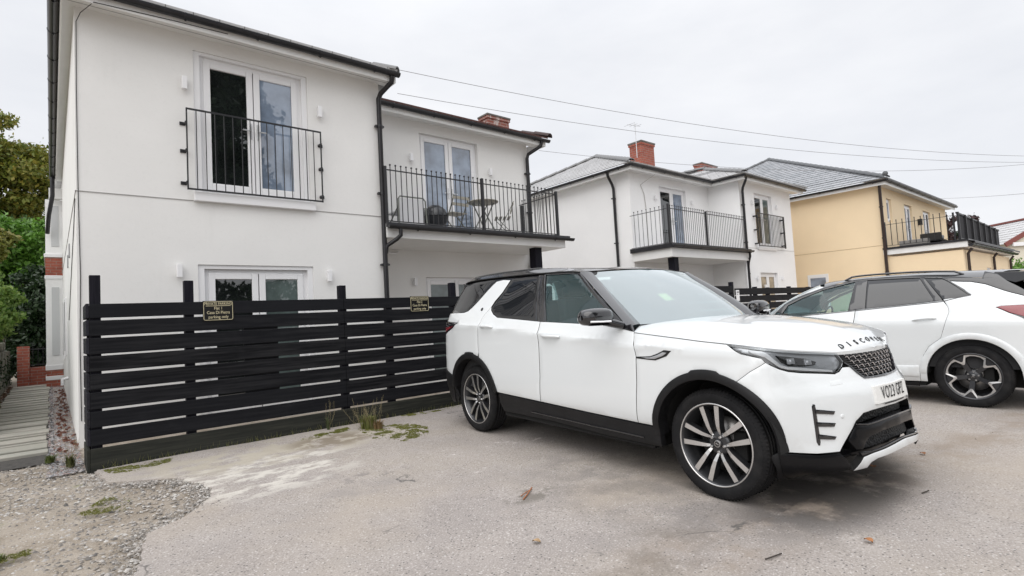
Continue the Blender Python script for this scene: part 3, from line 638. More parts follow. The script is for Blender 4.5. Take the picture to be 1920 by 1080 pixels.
# cables clipped to the corner and under the eaves
m_cable = simple('black_cable', (.02, .02, .022), .6)
obj('cable', MB().tube([(.255, 7.902, .35), (.25, 7.902, 1.2), (.262, 7.902, 2.0), (.25, 7.902, 3.0), (.245, 7.902, 4.2), (.25, 7.9, 5.0), (.29, 7.86, 5.10), (.40, 7.575, 5.125), (1.2, 7.576, 5.16), (1.8, 7.576, 5.175)], .0045, 5), m_cable, h1)
obj('cable', MB().tube([(.222, 7.95, 2.9), (.222, 8.6, 2.62), (.222, 10.0, 2.1), (.222, 11.2, 1.6)], .005, 5), m_cable, h1)
obj('air_brick', MB().box(.215, .229, 10.6, 10.8, 2.55, 2.75).box(.215, .229, 11.6, 11.8, 2.5, 2.7), simple('vent_grey', (.30, .30, .31), .6), h1)
obj('waste_pipe', MB().tube([(.23, 12.4, .62), (.15, 12.4, .60), (.15, 12.4, .5)], .03, 8), m_upvc, h1)
# side windows and bay at the far end of the flank
for y0, y1, z0, z1 in ((13.4, 14.2, 1.0, 2.1), (15.2, 15.9, .9, 2.2)):
    w = obj('side_window', MB().box(.205, .229, y0, y1, z0, z1), m_upvc, h1); obj('pane', MB().box(.20, .2045, y0 + .08, y1 - .08, z0 + .08, z1 - .08), m_pane_dark, w)
bay = obj('bay_window', MB().box(-.09, .229, 17.2, 19.6, .66, 2.87).box(-.09, .229, 17.2, 19.6, 3.36, 4.75), m_render_b, h1)
for a_, z0, z1 in ((-.105, .60, .72), (-.104, .36, .46), (-.11, 2.80, 2.89), (-.12, 3.33, 3.42)): obj('plinth_band', MB().box(a_, .229, 17.295 + a_, 19.6, z0, z1), m_upvc, bay, bevel=.01)
for z0, z1 in ((.1, .36), (.46, .60), (2.89, 3.33)): obj('brickwork', MB().box(-.092, .229, 17.198, 19.6, z0, z1), m_brick, bay)
m_rec = simple('recess_grey', (.55, .56, .57), .6)
for z0, z1 in ((.95, 2.6), (3.6, 4.6)): obj('bay_light', MB().box(.02, .16, 17.185, 17.199, z0, z1), m_rec, bay)
downpipe(h1, [(.05, 16.7, 5.19), (.05, 16.7, 4.75), (-.02, 16.85, 4.3), (-.05, 17.1, 3.9)], .045)
obj('flat_canopy', MB().box(-.02, .229, 17.0, 17.15, 4.75, 5.0), m_fascia, h1)
# ---- balcony wing
obj('wing_soffit', MB().box(4.26, 8.66, 8.72, WY + .02, SOF, SOF + .018), m_fascia, h1); obj('wing_fascia', MB().box(4.26, 8.678, 8.70, 8.718, 5.115, 5.27).box(8.66, 8.678, 8.718, 14, 5.115, 5.27), m_fascia, h1)
gutter_run(h1, (4.33, 8.645, 5.245), (8.74, 8.645, 5.245))
downpipe(h1, [(8.52, 8.65, 5.19), (8.50, 8.68, 5.09), (8.33, 8.93, 4.94), (8.32, 8.965, 4.85), (8.32, 8.965, .1)], .040, clips=[(8.32, 8.965, z) for z in (4.5, 3.6)])
french_door(h1, 5.531, 6.949, 2.886, 4.974, WY + .03, (m_pane_sky, m_pane_sky)); french_door(h1, 5.531, 6.949, .12, 2.114, WY + .03, (m_pane_sheer, m_pane_sheer))
for x, z in ((5.30, 4.43), (7.24, 4.40), (5.27, 2.02), (7.30, 2.02)): wall_light(h1, x, WY, z, .15)
bal = obj('balcony', MB().box(4.09, 8.16, 7.775, WY - .001, 2.63, 2.80), m_fascia, h1, bevel=.004)
obj('balcony_deck', MB().box(4.085, 8.20, 7.74, WY - .001, 2.802, 2.86), simple('grey_deck', (.33, .33, .34), .7, var=.1), bal)
obj('edge_trim', MB().box(4.06, 8.24, 7.70, 7.738, 2.79, 2.865).box(8.202, 8.24, 7.74, WY, 2.79, 2.865), m_blackpl, bal)
gutter_run(h1, (4.06, 7.66, 2.81), (8.28, 7.66, 2.81), .055)
downpipe(h1, [(4.27, 7.66, 2.76), (4.27, 7.66, 2.66), (4.22, 7.70, 2.60), (4.10, 7.82, 2.50), (4.09, 7.845, 2.38)], .034)
railing(h1, [(4.10, 7.79, 2.86, 3.79), (6.06, 7.79, 2.86, 3.83), (7.98, 7.79, 2.86, 3.80), (8.02, 8.90, 2.86, 3.72)],
        [((4.10, 7.79), (6.06, 7.79), .0985), ((6.06, 7.79), (7.98, 7.79), .0985), ((7.98, 7.79), (8.0, 8.96), .0985)], 3.735, 2.90, 'balcony_railing')
obj('balcony_post', MB().box(7.44, 7.62, 7.93, 8.11, .05, 2.629), m_post, h1, bevel=.006)
obj('soffit_pipe', MB().tube([(4.3, 8.98, 2.56), (4.9, 8.98, 2.55), (4.95, 8.98, 2.60)], .018, 8), m_upvc, h1)
obj('flood_light', MB().box(8.24, 8.33, 8.88, 8.98, 2.30, 2.47).ball((8.285, 8.90, 2.25), .05), m_blackpl, h1, bevel=.01)
chimney(h1, 8.55, 9.26, 10.6, 10.95, 5.5, 6.50, m_brick_lime)
# ================================================================== far white house
h2 = thing('white_house', 'second white house beyond the cars with grey hipped roof and tall red chimney', 'house', (12.45, 8.2, GZ))
P2, R2, S2 = 8.18, 9.25, 5.175
D2U = (13.88, 15.32, 2.97, 4.925); D2G = (13.9, 15.3, .12, 2.12); D3U = (17.66, 18.93, 3.10, 4.90); D3G = (17.70, 18.95, .12, 2.26)
mb = wall_y(MB(), 12.45, 16.66, -.05, S2, R2, [D2U, D2G]); wall_y(mb, 16.66, 20.45, -.05, S2, P2, [D3U, D3G])
wall_x(mb, 12.45, R2, 17, -.05, S2); wall_x(mb, 16.66, P2, R2, -.05, S2); mb.add([(20.45, P2, -.05), (20.45, 17, -.05), (20.45, 17, S2), (20.45, P2, S2)], [(0,1,2,3)])
obj('wall', mb, m_render_b, h2)
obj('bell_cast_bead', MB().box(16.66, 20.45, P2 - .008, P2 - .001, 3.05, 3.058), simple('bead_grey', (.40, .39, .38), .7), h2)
obj('soffit', MB().box(12.12, 16.35, 8.93, R2 + .02, S2, S2 + .02).box(12.12, 12.47, R2 + .02, 17, S2, S2 + .02).box(16.33, 20.78, 7.86, P2 + .02, S2, S2 + .02).box(16.33, 16.68, P2 + .02, R2 + .02, S2, S2 + .02), m_fascia, h2)
obj('fascia', MB().box(12.10, 16.33, 8.91, 8.93, 5.12, 5.27).box(12.10, 12.12, 8.93, 17, 5.12, 5.27).box(16.31, 20.80, 7.84, 7.86, 5.12, 5.27).box(16.31, 16.33, 7.86, 8.93, 5.12, 5.27), m_fascia, h2)
gutter_run(h2, (12.05, 8.855, 5.25), (16.30, 8.855, 5.25)); gutter_run(h2, (12.045, 17, 5.25), (12.045, 8.83, 5.25)); gutter_run(h2, (16.26, 7.785, 5.25), (20.86, 7.785, 5.25)); gutter_run(h2, (16.255, 8.85, 5.25), (16.255, 7.76, 5.25))
AP = (14.8, 12.3, 6.75)
f = roof_face(h2, (12.03, 16.2, 5.29), (12.03, 8.84, 5.29), AP, AP, m_tile_grey); roof_face(h2, (12.03, 8.84, 5.29), (16.28, 8.84, 5.29), AP, (20.3, 12.3, 6.75), m_tile_grey)
ridge(f, (12.02, 8.82, 5.30), (14.8, 12.3, 6.75), m_tile_grey, .36); ridge(f, (12.02, 16.2, 5.30), (14.8, 12.3, 6.75), m_tile_grey, .36); ridge(f, (14.8, 12.3, 6.75), (20.3, 12.3, 6.75), m_tile_grey, .36)
AQ = (18.55, 10.3, 6.30)
f = roof_face(h2, (16.24, 10.5, 5.29), (16.24, 7.77, 5.29), (18.55, 11.6, 6.30), AQ, m_tile_grey); roof_face(h2, (16.24, 7.77, 5.29), (20.86, 7.77, 5.29), AQ, AQ, m_tile_grey)
roof_face(h2, (20.86, 7.77, 5.29), (20.86, 16, 5.29), AQ, (18.55, 12.3, 6.5), m_tile_grey)
ridge(f, (16.22, 7.75, 5.30), (18.55, 10.3, 6.30), m_tile_grey, .36); ridge(f, (20.88, 7.75, 5.30), (18.55, 10.3, 6.30), m_tile_grey, .36); ridge(f, (18.55, 10.3, 6.35), (18.55, 12.3, 6.4), m_tile_grey, .36)
c_ = chimney(h2, 13.86, 14.52, 9.75, 10.2, 5.2, 6.47, m_brick)
obj('aerial', MB().tube([(13.68, 9.8, 5.9), (13.68, 9.8, 6.98)], .012, 6).bar((13.3, 9.8, 6.86), (13.95, 9.8, 6.93), .012).bar((13.4, 9.6, 6.88), (13.4, 10.0, 6.88), .01).bar((13.6, 9.65, 6.90), (13.6, 9.95, 6.90), .01).bar((13.8, 9.65, 6.92), (13.8, 9.95, 6.92), .01), m_steel, c_)
chimney(h2, 20.25, 21.45, 11.4, 11.75, 5.9, 7.13, m_brick)
downpipe(h2, [(12.06, 9.7, 5.19), (12.10, 9.7, 5.08), (12.36, 9.78, 4.90), (12.40, 9.78, 4.78), (12.40, 9.78, .1)], .040, clips=[(12.40, 9.78, z) for z in (4.5, 3.2)])
downpipe(h2, [(16.46, 7.82, 5.19), (16.48, 7.85, 5.10), (16.74, 8.08, 4.95), (16.76, 8.11, 4.85), (16.76, 8.11, .1)], .040, clips=[(16.76, 8.11, z) for z in (4.4, 3.2, 2.2)])
downpipe(h2, [(16.60, 8.10, 2.6), (16.60, 8.10, .1)], .025, m_upvc)
french_door(h2, 13.881, 15.319, 2.97, 4.924, R2 + .03, (m_pane_dark, m_pane_sky)); french_door(h2, 13.901, 15.299, .12, 2.119, R2 + .03, (m_pane_sheer, m_pane_sheer)); french_door(h2, 17.661, 18.929, 3.10, 4.899, P2 + .03, (m_pane_dark, m_pane_sheer))
french_door(h2, 17.701, 18.949, .12, 2.259, P2 + .03, (pane_mat('beige_curtain_pane', (.36, .31, .24), 1.6), pane_mat('beige_curtain_pane_b', (.36, .31, .24), 1.6)))
obj('plastic_sign', MB().box(17.95, 18.12, P2 - .02, P2 + .02, 1.66, 1.86), m_upvc, h2)
sill(h2, 17.62, 18.97, P2, 3.10, .09, .05)
for x, y, z in ((13.62, R2, 4.55), (15.6, R2, 4.58), (17.42, P2, 4.55), (19.2, P2, 4.55), (17.4, P2, 2.08), (19.25, P2, 2.08)): wall_light(h2, x, y, z, .14)
obj('cable', MB().tube([(13.2, 8.90, 5.1), (12.95, 9.23, 4.85), (13.1, 9.235, 4.6), (13.15, 9.235, 4.2), (13.15, 9.235, 3.0)], .010, 5), simple('pale_cable', (.45, .44, .42), .6), h2)
jb2 = obj('juliet_balcony', MB().bar((17.5, 8.05, 4.20), (19.46, 8.05, 4.20), .02, .025).bar((17.5, 8.05, 3.13), (19.46, 8.05, 3.13), .02, .025).bar((17.51, 8.05, 3.1), (17.51, 8.05, 4.21), .022).bar((19.45, 8.05, 3.1), (19.45, 8.05, 4.21), .04), m_iron, h2)
s0 = None
for i in range(1, 18):
    x = 17.51 + 1.94 * i / 18
    if s0 is None: s0 = obj('baluster', MB().tube([(0, 0, 3.13), (0, 0, 4.20)], .008, 6), m_iron, jb2); s0.location = (x, 8.05, 0)
    else: inst(s0, jb2, (x, 8.05, 0))
for x in (17.5, 19.46):
    for z in (4.1, 3.65, 3.2): obj('wall_bracket', MB().box(x-.04, x+.04, 8.04, 8.18, z-.02, z+.02), m_iron, jb2)
bal = obj('balcony', MB().box(12.35, 16.55, 7.97, R2 - .001, 2.60, 2.84), m_fascia, h2, bevel=.004)
obj('balcony_deck', MB().box(12.33, 16.60, 7.94, R2 - .001, 2.842, 2.93), simple('grey_deck_b', (.33, .33, .34), .7), bal); obj('edge_trim', MB().box(12.28, 16.62, 7.90, 7.938, 2.83, 2.95).box(12.28, 12.328, 7.94, R2, 2.83, 2.95), m_blackpl, bal)
gutter_run(h2, (12.28, 7.86, 2.90), (16.62, 7.86, 2.90), .055)
downpipe(h2, [(16.4, 7.86, 2.84), (16.45, 7.88, 2.72), (16.70, 8.06, 2.55), (16.75, 8.1, 2.42)], .034)
railing(h2, [(12.34, 7.99, 2.93, 4.0), (14.2, 7.99, 2.93, 3.95)], [((12.34, 7.99), (14.2, 7.99), .098), ((14.2, 7.99), (16.5, 7.99), .098), ((12.34, 7.99), (12.34, 9.22), .14)], 3.88, 2.97, 'balcony_railing')
obj('balcony_post', MB().box(12.56, 12.76, 8.05, 8.25, .05, 2.599), m_post, h2, bevel=.006)
# ================================================================== cream house
F3, T3, X3 = 5.95, 3.78, 22.35
h3 = thing('cream_house', 'cream rendered house with slate hipped roof and roof terrace on its extension', 'house', (X3, F3, .05))
wins = [(23.21, 23.80, 3.95, 4.83), (25.45, 26.5, 2.95, 4.82), (28.15, 29.35, 2.95, 4.80)]
mb = wall_y(MB(), X3, 32.2, 2.7, 5.2, F3, wins); wall_x(mb, X3, F3, 17.6, -.05, 5.2); mb.add([(32.2, F3, -.05), (32.2, 17.6, -.05), (32.2, 17.6, 5.2), (32.2, F3, 5.2)], [(0,1,2,3)])
gw = [(23.0, 23.5, 1.3, 2.1), (26.1, 27.0, 1.2, 2.1), (29.0, 29.9, 1.2, 2.1)]
wall_y(mb, X3 + .05, 31.3, -.05, 2.62, T3, gw); wall_x(mb, X3 + .05, T3, F3, -.05, 2.62); mb.add([(31.3, T3, -.05), (31.3, F3, -.05), (31.3, F3, 2.62), (31.3, T3, 2.62)], [(0,1,2,3)])
obj('wall', mb, m_cream, h3)
obj('bell_cast_bead', MB().box(X3 - .008, X3 - .001, F3, 17.6, 3.05, 3.06), simple('bead_tan', (.42, .32, .19), .7), h3)
obj('soffit', MB().box(22.05, 32.5, 5.65, F3 + .02, 5.19, 5.21).box(22.05, X3 + .02, F3 + .02, 17.6, 5.19, 5.21), m_fascia, h3); obj('fascia', MB().box(22.03, 32.5, 5.63, 5.65, 5.13, 5.28).box(22.03, 22.05, 5.65, 17.6, 5.13, 5.28), m_fascia, h3)
gutter_run(h3, (21.98, 5.58, 5.29), (32.55, 5.58, 5.29), .065); gutter_run(h3, (21.97, 17.6, 5.29), (21.97, 5.55, 5.29), .065)
A3 = (27, 11.6, 8.28)
f = roof_face(h3, (21.96, 17.6, 5.33), (21.96, 5.56, 5.33), A3, A3, m_tile_slate, .24); roof_face(h3, (21.96, 5.56, 5.33), (32.6, 5.56, 5.33), A3, A3, m_tile_slate, .24)
ridge(f, (21.94, 5.54, 5.33), (27, 11.6, 8.27), m_tile_slate, .36, .12); ridge(f, (21.94, 17.6, 5.33), (27, 11.6, 8.27), m_tile_slate, .36, .12)
obj('finial', MB().ball((21.95, 5.58, 5.48), .09), m_tile_slate, h3)
for i, (a, b, c, d) in enumerate(wins):
    french_door(h3, a + .001, b - .001, c + .001, d - .001, F3 + .03, (m_pane_sky, m_pane_sky), handle=i > 0, one=(i == 0))
for a, b, c, d in gw: w = obj('window', (lambda m: (frame_box(m, a+.001, b-.001, c+.001, d-.001, T3+.03, T3+.09, .07), m)[1])(MB()), m_upvc, h3); obj('pane', MB().box(a+.08, b-.08, T3+.05, T3+.07, c+.08, d-.08), m_pane_sky, w)
w = obj('window', MB().box(X3 - .015, X3 - .001, 7.78, 8.52, .9, 2.23), m_upvc, h3, bevel=.004); obj('pane', MB().box(X3 - .02, X3 - .0155, 7.88, 8.42, 1.0, 2.10), m_pane_sky, w)
obj('wall_lamp', MB().box(27.2, 27.3, F3 - .15, F3, 4.1, 4.35), m_blackpl, h3)
downpipe(h3, [(22.2, 5.85, 5.2), (22.27, 5.87, 5.05), (22.28, 5.87, .05)], .05, m_brownpl, clips=[(22.28, 5.87, z) for z in (4.4, 3.3, 2.1)])
for x in (22.7, 27.2, 31.0): downpipe(h3, [(x, 3.60, 2.66), (x, 3.71, 2.50), (x, 3.72, .05)], .042, m_brownpl)
ter = obj('roof_terrace', MB().box(X3 - .02, 31.5, 3.64, F3 - .001, 2.70, 2.88), m_fascia, h3)
obj('terrace_deck', MB().box(X3 - .06, 31.55, 3.60, F3 - .001, 2.882, 2.95), m_blackpl, ter)
gutter_run(h3, (X3, 3.56, 2.78), (31.7, 3.56, 2.78), .07)
obj('verge_tiles', MB().add([(X3, 3.45, 2.86), (31.6, 3.45, 2.86), (31.6, 3.85, 2.97), (X3, 3.85, 2.97)], [(0,1,2,3)]).box(X3, 31.6, 3.45, 3.46, 2.80, 2.86), m_tile_slate, ter)
railing(h3, [(22.42, 5.86, 2.95, 3.86), (22.42, 3.95, 2.95, 3.86)], [((22.42, 5.86), (22.42, 3.95), .175)], 3.76, 3.02, 'terrace_railing', ext=.13, rad=.012)
sr = obj('terrace_screen', MB().bar((22.42, 3.86, 3.84), (30.0, 3.86, 3.72), .05).bar((22.42, 3.86, 3.0), (30.0, 3.86, 2.98), .05), m_iron, h3)
m_mesh = simple('black_screen_fabric', (.012, .012, .015), .8, var=.4, vscale=5)
for i in range(7):
    a = 22.44 + i * 1.08; obj('screen_panel', MB().box(a + .03, a + 1.05, 3.865, 3.875, 3.02, 3.81 - i * .017), m_mesh, sr); obj('post', MB().box(a - .025, a + .025, 3.80, 3.85, 2.96, 3.86 - i*.017), m_iron, sr)
# far gabled house with red verge
h4 = thing('gabled_house', 'small distant pale house with grey roof and red gable verge', 'house', (44, 5, 0))
obj('wall', MB().prism([(0, 0), (5.6, 0), (5.6, 4.1), (2.8, 5.55), (0, 4.1)], (44.2, 5.2, 0), (.72, -.70, 0), (0, 0, 1), (6*.70, 6*.72, 0)), render_mat('pale_far_wall', (.66, .62, .52)), h4)
roof_face(h4, (44.0, 5.4, 4.0), (48.2, 9.7, 4.0), (46.216, 3.24, 5.65), (50.4, 7.6, 5.65), m_tile_grey, .4); roof_face(h4, (48.4, 1.1, 4.0), (52.6, 5.4, 4.0), (46.216, 3.24, 5.65), (50.4, 7.6, 5.65), m_tile_grey, .4)
obj('bargeboard', MB().bar((43.85, 5.4, 3.95), (46.15, 3.12, 5.68), .10, .26).bar((46.15, 3.12, 5.68), (48.5, .85, 3.95), .10, .26).bar((46.2, 3.2, 5.72), (50.4, 7.6, 5.72), .2, .12), simple('red_bargeboard', (.20, .06, .05), .5), h4)
w = obj('window', MB().prism([(1.1, 1.9), (2.2, 1.9), (2.2, 3.7), (1.1, 3.7)], (44.17, 5.17, 0), (.72, -.70, 0), (0, 0, 1), (-.02, -.02, 0)), m_upvc, h4); obj('pane', MB().prism([(1.2, 2.0), (2.1, 2.0), (2.1, 3.6), (1.2, 3.6)], (44.13, 5.13, 0), (.72, -.70, 0), (0, 0, 1), (-.01, -.01, 0)), m_pane_sky, w)
obj('string_course', MB().bar((44.1, 5.1, 3.95), (48.1, 1.2, 3.95), .12, .22), m_upvc, h4)
# ------------------------------------------------------------------ overhead cables
def wire(label, a, b, sag, r=.0075):
    a = Vector(a); b = Vector(b); P = []
    for i in range(25):
        f = i / 24; p = a.lerp(b, f); p.z -= sag * 4 * f * (1 - f); P.append(p)
    lab(obj('overhead_cable', MB().tube(P, r, 5), simple('cable_grey', (.26, .26, .27), .6) if 'cable_grey' not in bpy.data.materials else bpy.data.materials['cable_grey']), label, 'cable', 'overhead cables crossing the sky')
WIRES = []
wire('topmost overhead cable, rising from behind the near house gutter', (5.53, 12.5, 7.91), (33.67, 1.42, 6.77), .7)
wire('second overhead cable, passing just above the tall red chimney', (7.05, 12.5, 7.35), (33.44, 1.45, 6.51), .6)
wire('third overhead cable, running low behind the tall red chimney', (12.14, 12.5, 6.62), (32.68, 1.46, 6.52), .6)
wire('short overhead cable climbing at the right beyond the cream house', (44, 9.1, 7.55), (24, .85, 4.2), .1)
# ------------------------------------------------------------------ slatted fences
FY = 6.42
def text_mesh(s, size, width=1.0, depth=.0, align='CENTER', spacing=1.0, bold=0.0):
    c = bpy.data.curves.new('lettering', 'FONT'); c.body = s; c.size = size; c.align_x = align; c.align_y = 'CENTER'; c.extrude = depth; c.space_character = spacing; c.offset = bold
    o = bpy.data.objects.new('lettering', c); COL.objects.link(o); bpy.context.view_layer.update()
    me = bpy.data.meshes.new_from_object(o.evaluated_get(bpy.context.evaluated_depsgraph_get())); bpy.data.objects.remove(o); bpy.data.curves.remove(c)
    if width != 1.0:
        for v in me.vertices: v.co.x *= width
    return me
fn = thing('slat_fence', 'long black slatted timber fence in front of the near house', 'fence', (.28, FY, gz(FY)))
ZB = [.098 + .17 * k for k in range(9)]
ZB = [.275, .442, .610, .785, .955, 1.120, 1.292, 1.458]      # lower edges of the dark boards
for k, z in enumerate(ZB):
    top = (ZB[k+1] if k < 7 else 1.612) - .021
    for a, b in ((.272, 2.735), (2.739, 5.15)):
        j = rng.normal(0, .0022); obj('plank', MB().box(a, b, FY - .022, FY, z + j, top + j), m_fence, fn, bevel=.004)
    obj('plank', MB().box(.246, .271, FY - .018, FY + .56, z + .004, top + .004), m_fence_y, fn, bevel=.004)
for a, b in ((.268, 2.735), (2.739, 5.15)): obj('base_board', MB().box(a, b, FY - .026, FY, .03, .252), m_gravelboard, fn, label='greenish weathered base board', bevel=.004)
obj('base_board', MB().box(.242, .267, FY - .020, FY + .56, .04, .25), m_gravelboard, fn, bevel=.004)
for x, z in ((.318, 1.865), (1.09, 1.815), (2.74, 1.757), (3.36, 1.58), (4.38, 1.79)): obj('post', MB().box(x - .042, x + .042, FY + .002, FY + .085, -.05, z), m_post, fn, bevel=.004)
for x in (.32, ): obj('post', MB().box(.272, .34, FY + .47, FY + .55, -.05, 1.6), m_post, fn)
m_rail2 = m_fence
for x0, x1 in ((1.6, 1.95),): obj('batten', MB().box(x0, x0 + .36, FY + .002, FY + .02, .46, 1.3), m_fence, fn)
f2 = thing('slat_fence', 'farther black slatted fence between the two parked cars', 'fence', (9, FY, gz(FY)))
for k in range(8):
    z = .12 + .185 * k; top = z + .158
    for a, b, dz in ((9.0, 10.72, .13), (10.74, 12.40, .13), (12.46, 15.0, .07), (15.005, 17.8, .07)): obj('plank', MB().box(a, b, FY - .022, FY, z + dz, top + dz), m_fence, f2, bevel=.004)
for x, z in ((9.05, 1.80), (10.35, 1.86), (10.80, 1.79), (12.40, 1.80), (13.6, 1.68), (14.3, 1.66), (15.6, 1.68), (16.9, 1.66)): obj('post', MB().box(x - .045, x + .045, FY + .002, FY + .09, -.05, z), m_post, f2, bevel=.004)
sg = thing('door_number_sign', 'small white notice fixed at the step in the farther fence', 'sign', (12.5, FY - .03, 1.5))
obj('plate', MB().box(12.47, 12.62, FY - .040, FY - .026, 1.34, 1.60), m_upvc, sg, bevel=.004); obj('print', MB().box(12.49, 12.60, FY - .042, FY - .0405, 1.53, 1.57).box(12.50, 12.56, FY - .042, FY - .0405, 1.49, 1.51), simple('grey_print', (.25, .25, .26), .6), sg)
# engraved parking signs
m_plq = simple('black_engraved_plate', (.008, .008, .008), .25, var=.1); m_gold = simple('cream_engraving', (.58, .52, .34), .5)
def parking_sign(x0, x1, z0, z1, flat, label, y):
    t = thing('parking_sign', label, 'sign', ((x0+x1)/2, y, (z0+z1)/2), 'engraved parking signs on the near fence')
    obj('plate', MB().box(x0, x1, y - .006, y, z0, z1), m_plq, t, bevel=.003)
    cx, w, h = (x0+x1)/2, x1-x0, z1-z0; g = MB(); e = .010; r = .016; P = []
    for (ux, uz, a0) in ((x1-e-r, z1-e-r, 0), (x0+e+r, z1-e-r, 90), (x0+e+r, z0+e+r, 180), (x1-e-r, z0+e+r, 270)):
        P += [(ux + r*math.cos(R(a0+q)), y - .0068, uz + r*math.sin(R(a0+q))) for q in (0, 30, 60, 90)]
    g.tube(P + P[:1], .0026, 5, False); g.box(cx - w*.40, cx + w*.40, y - .0072, y - .006, z0 + h*.735, z0 + h*.757); obj('border', g, m_gold, t)
    for s, fz, sz, wd in (('PRIVATE PARKING', .845, .0365, .86), (flat, .62, .040, .9), ('Casa Di Pietra', .41, .040, .92), ('parking only', .19, .040, .95)):
        me = text_mesh(s, sz * 1.10, wd * .93); o = obj('lettering', me, m_gold, t); o.matrix_basis = Matrix.Translation((cx, y - .0075, z0 + h*fz)) @ Matrix.Rotation(R(90), 4, 'X')
        ms = o.modifiers.new('weight', 'SOLIDIFY'); ms.thickness = .001
parking_sign(1.205, 1.50, 1.385, 1.598, 'Flat 1', 'black parking sign reading Flat 1, left of the ground floor door', FY - .0235)
parking_sign(3.655, 3.945, 1.395, 1.605, 'Flat 2', 'black parking sign reading Flat 2, close to the big SUV tail', FY - .0235)
# ------------------------------------------------------------------ balcony furniture
m_silv = simple('silver_tube', (.5, .5, .5), .4, .5); m_darkm = simple('dark_green_metal', (.17, .18, .16), .5); m_slat = simple('weathered_slat', (.33, .31, .26), .6); m_wht = simple('white_mesh_fabric', (.66, .66, .67), .8)
FZ = 2.862
t = thing('garden_chair', 'tube framed chair with pale fabric back on the balcony', 'chair', (4.85, 8.35, FZ))
obj('frame', MB().tube([(4.56, 8.22, FZ), (4.57, 8.24, 3.40), (4.61, 8.25, 3.45), (5.07, 8.25, 3.45), (5.11, 8.24, 3.40), (5.12, 8.22, FZ)], .014, 8).tube([(4.56, 8.75, FZ), (4.58, 8.26, 3.28)], .012, 6).tube([(5.12, 8.75, FZ), (5.10, 8.26, 3.28)], .012, 6), m_darkm, t)
obj('back', MB().box(4.60, 5.08, 8.25, 8.262, 2.97, 3.42), m_wht, t); obj('seat', MB().box(4.60, 5.08, 8.27, 8.74, 3.20, 3.22), m_wht, t)
t = thing('kettle_barbecue', 'round black lidded barbecue on the balcony behind the rail', 'barbecue', (5.47, 8.5, FZ))
obj('lid', MB().lathe([(.001, 3.42), (.10, 3.40), (.20, 3.32), (.24, 3.22), (.245, 3.19)], 20, 'z', (5.47, 8.5, 0)), simple('black_enamel', (.02, .022, .026), .25), t); obj('bowl', MB().lathe([(.245, 3.18), (.21, 3.06), (.10, 2.98), (.001, 2.97)], 20, 'z', (5.47, 8.5, 0)), simple('black_enamel_b', (.02, .022, .026), .3), t)
for a in (90, 210, 330): obj('leg', MB().tube([(5.47 + .12*math.cos(R(a)), 8.5 + .12*math.sin(R(a)), 3.0), (5.47 + .2*math.cos(R(a)), 8.5 + .2*math.sin(R(a)), FZ)], .01, 6), m_silv, t)
def bistro_chair(x, y, a, label):
    t = thing('bistro_chair', label, 'chair', (x, y, FZ), 'folding bistro chairs on the balcony'); ca, sa = math.cos(a), math.sin(a)
    def w(u, v, z): return (x + u*ca - v*sa, y + u*sa + v*ca, FZ + z)
    for s in (-1, 1): obj('leg', MB().bar(w(s*.18, .20, .72), w(s*.18, -.20, 0), .02, .012).bar(w(s*.16, -.16, .40), w(s*.16, .20, 0), .02, .012), m_darkm, t)
    for k in range(4): obj('seat_slat', MB().bar(w(-.19, -.16 + k*.085, .41), w(.19, -.16 + k*.085, .41), .055, .014), m_slat, t)
    for z in (.56, .68): obj('back_slat', MB().bar(w(-.2, .14 + (z-.5)*.25, z), w(.2, .14 + (z-.5)*.25, z), .014, .055), m_slat, t)
bistro_chair(5.88, 8.42, R(185), 'folding slatted bistro chair standing in front of the balcony door')
bistro_chair(7.06, 8.40, R(235), 'folding slatted bistro chair at the far side of the round table')
t = thing('bistro_table', 'round folding bistro table between the two balcony chairs', 'table', (6.5, 8.35, FZ))
obj('tabletop', MB().lathe([(.001, FZ+.685), (.30, FZ+.685), (.305, FZ+.68), (.30, FZ+.665), (.001, FZ+.665)], 28, 'z', (6.5, 8.35, 0)), m_slat, t)
for s in (-1, 1): obj('leg', MB().bar((6.5 + s*.22, 8.2, FZ), (6.5 - s*.18, 8.25, FZ+.66), .018).bar((6.5 + s*.22, 8.5, FZ), (6.5 - s*.18, 8.45, FZ+.66), .018), m_darkm, t)
# terrace things on the cream house
t = thing('garden_sofa', 'low dark garden sofa with cushion on the cream house terrace', 'sofa', (24.6, 4.9, 2.95)); mdk = simple('dark_rattan', (.03, .028, .026), .8)
obj('base', MB().box(23.9, 25.3, 4.6, 5.2, 2.96, 3.18), mdk, t, bevel=.02); obj('backrest', MB().box(23.9, 24.0, 4.6, 5.2, 3.0, 3.42), mdk, t, bevel=.02); obj('cushion', MB().box(24.05, 24.5, 4.62, 5.15, 3.19, 3.34), simple('grey_cushion', (.35, .36, .38), .9), t, bevel=.03)
t = thing('potted_plant', 'leafy green plant in a pot on the cream house terrace', 'plant', (25.6, 4.3, 2.95)); obj('pot', MB().lathe([(.10, 2.96), (.15, 3.22), (.13, 3.22), (.12, 3.2), (.001, 3.2)], 14, 'z', (25.6, 4.3, 0)), simple('grey_pot', (.2, .2, .2), .7), t)
leaves('foliage', clumps((25.6, 4.3, 3.36), (.22, .22, .14), 6, .08, .14), 500, .07, m_lf_dark, t)
t = thing('planter_trough', 'grey trough standing by the drainpipe on the terrace', 'planter', (22.8, 5.2, 2.95)); obj('trough', MB().box(22.5, 22.85, 4.7, 5.5, 2.96, 3.14), simple('trough_grey', (.25, .24, .23), .8), t, bevel=.01)
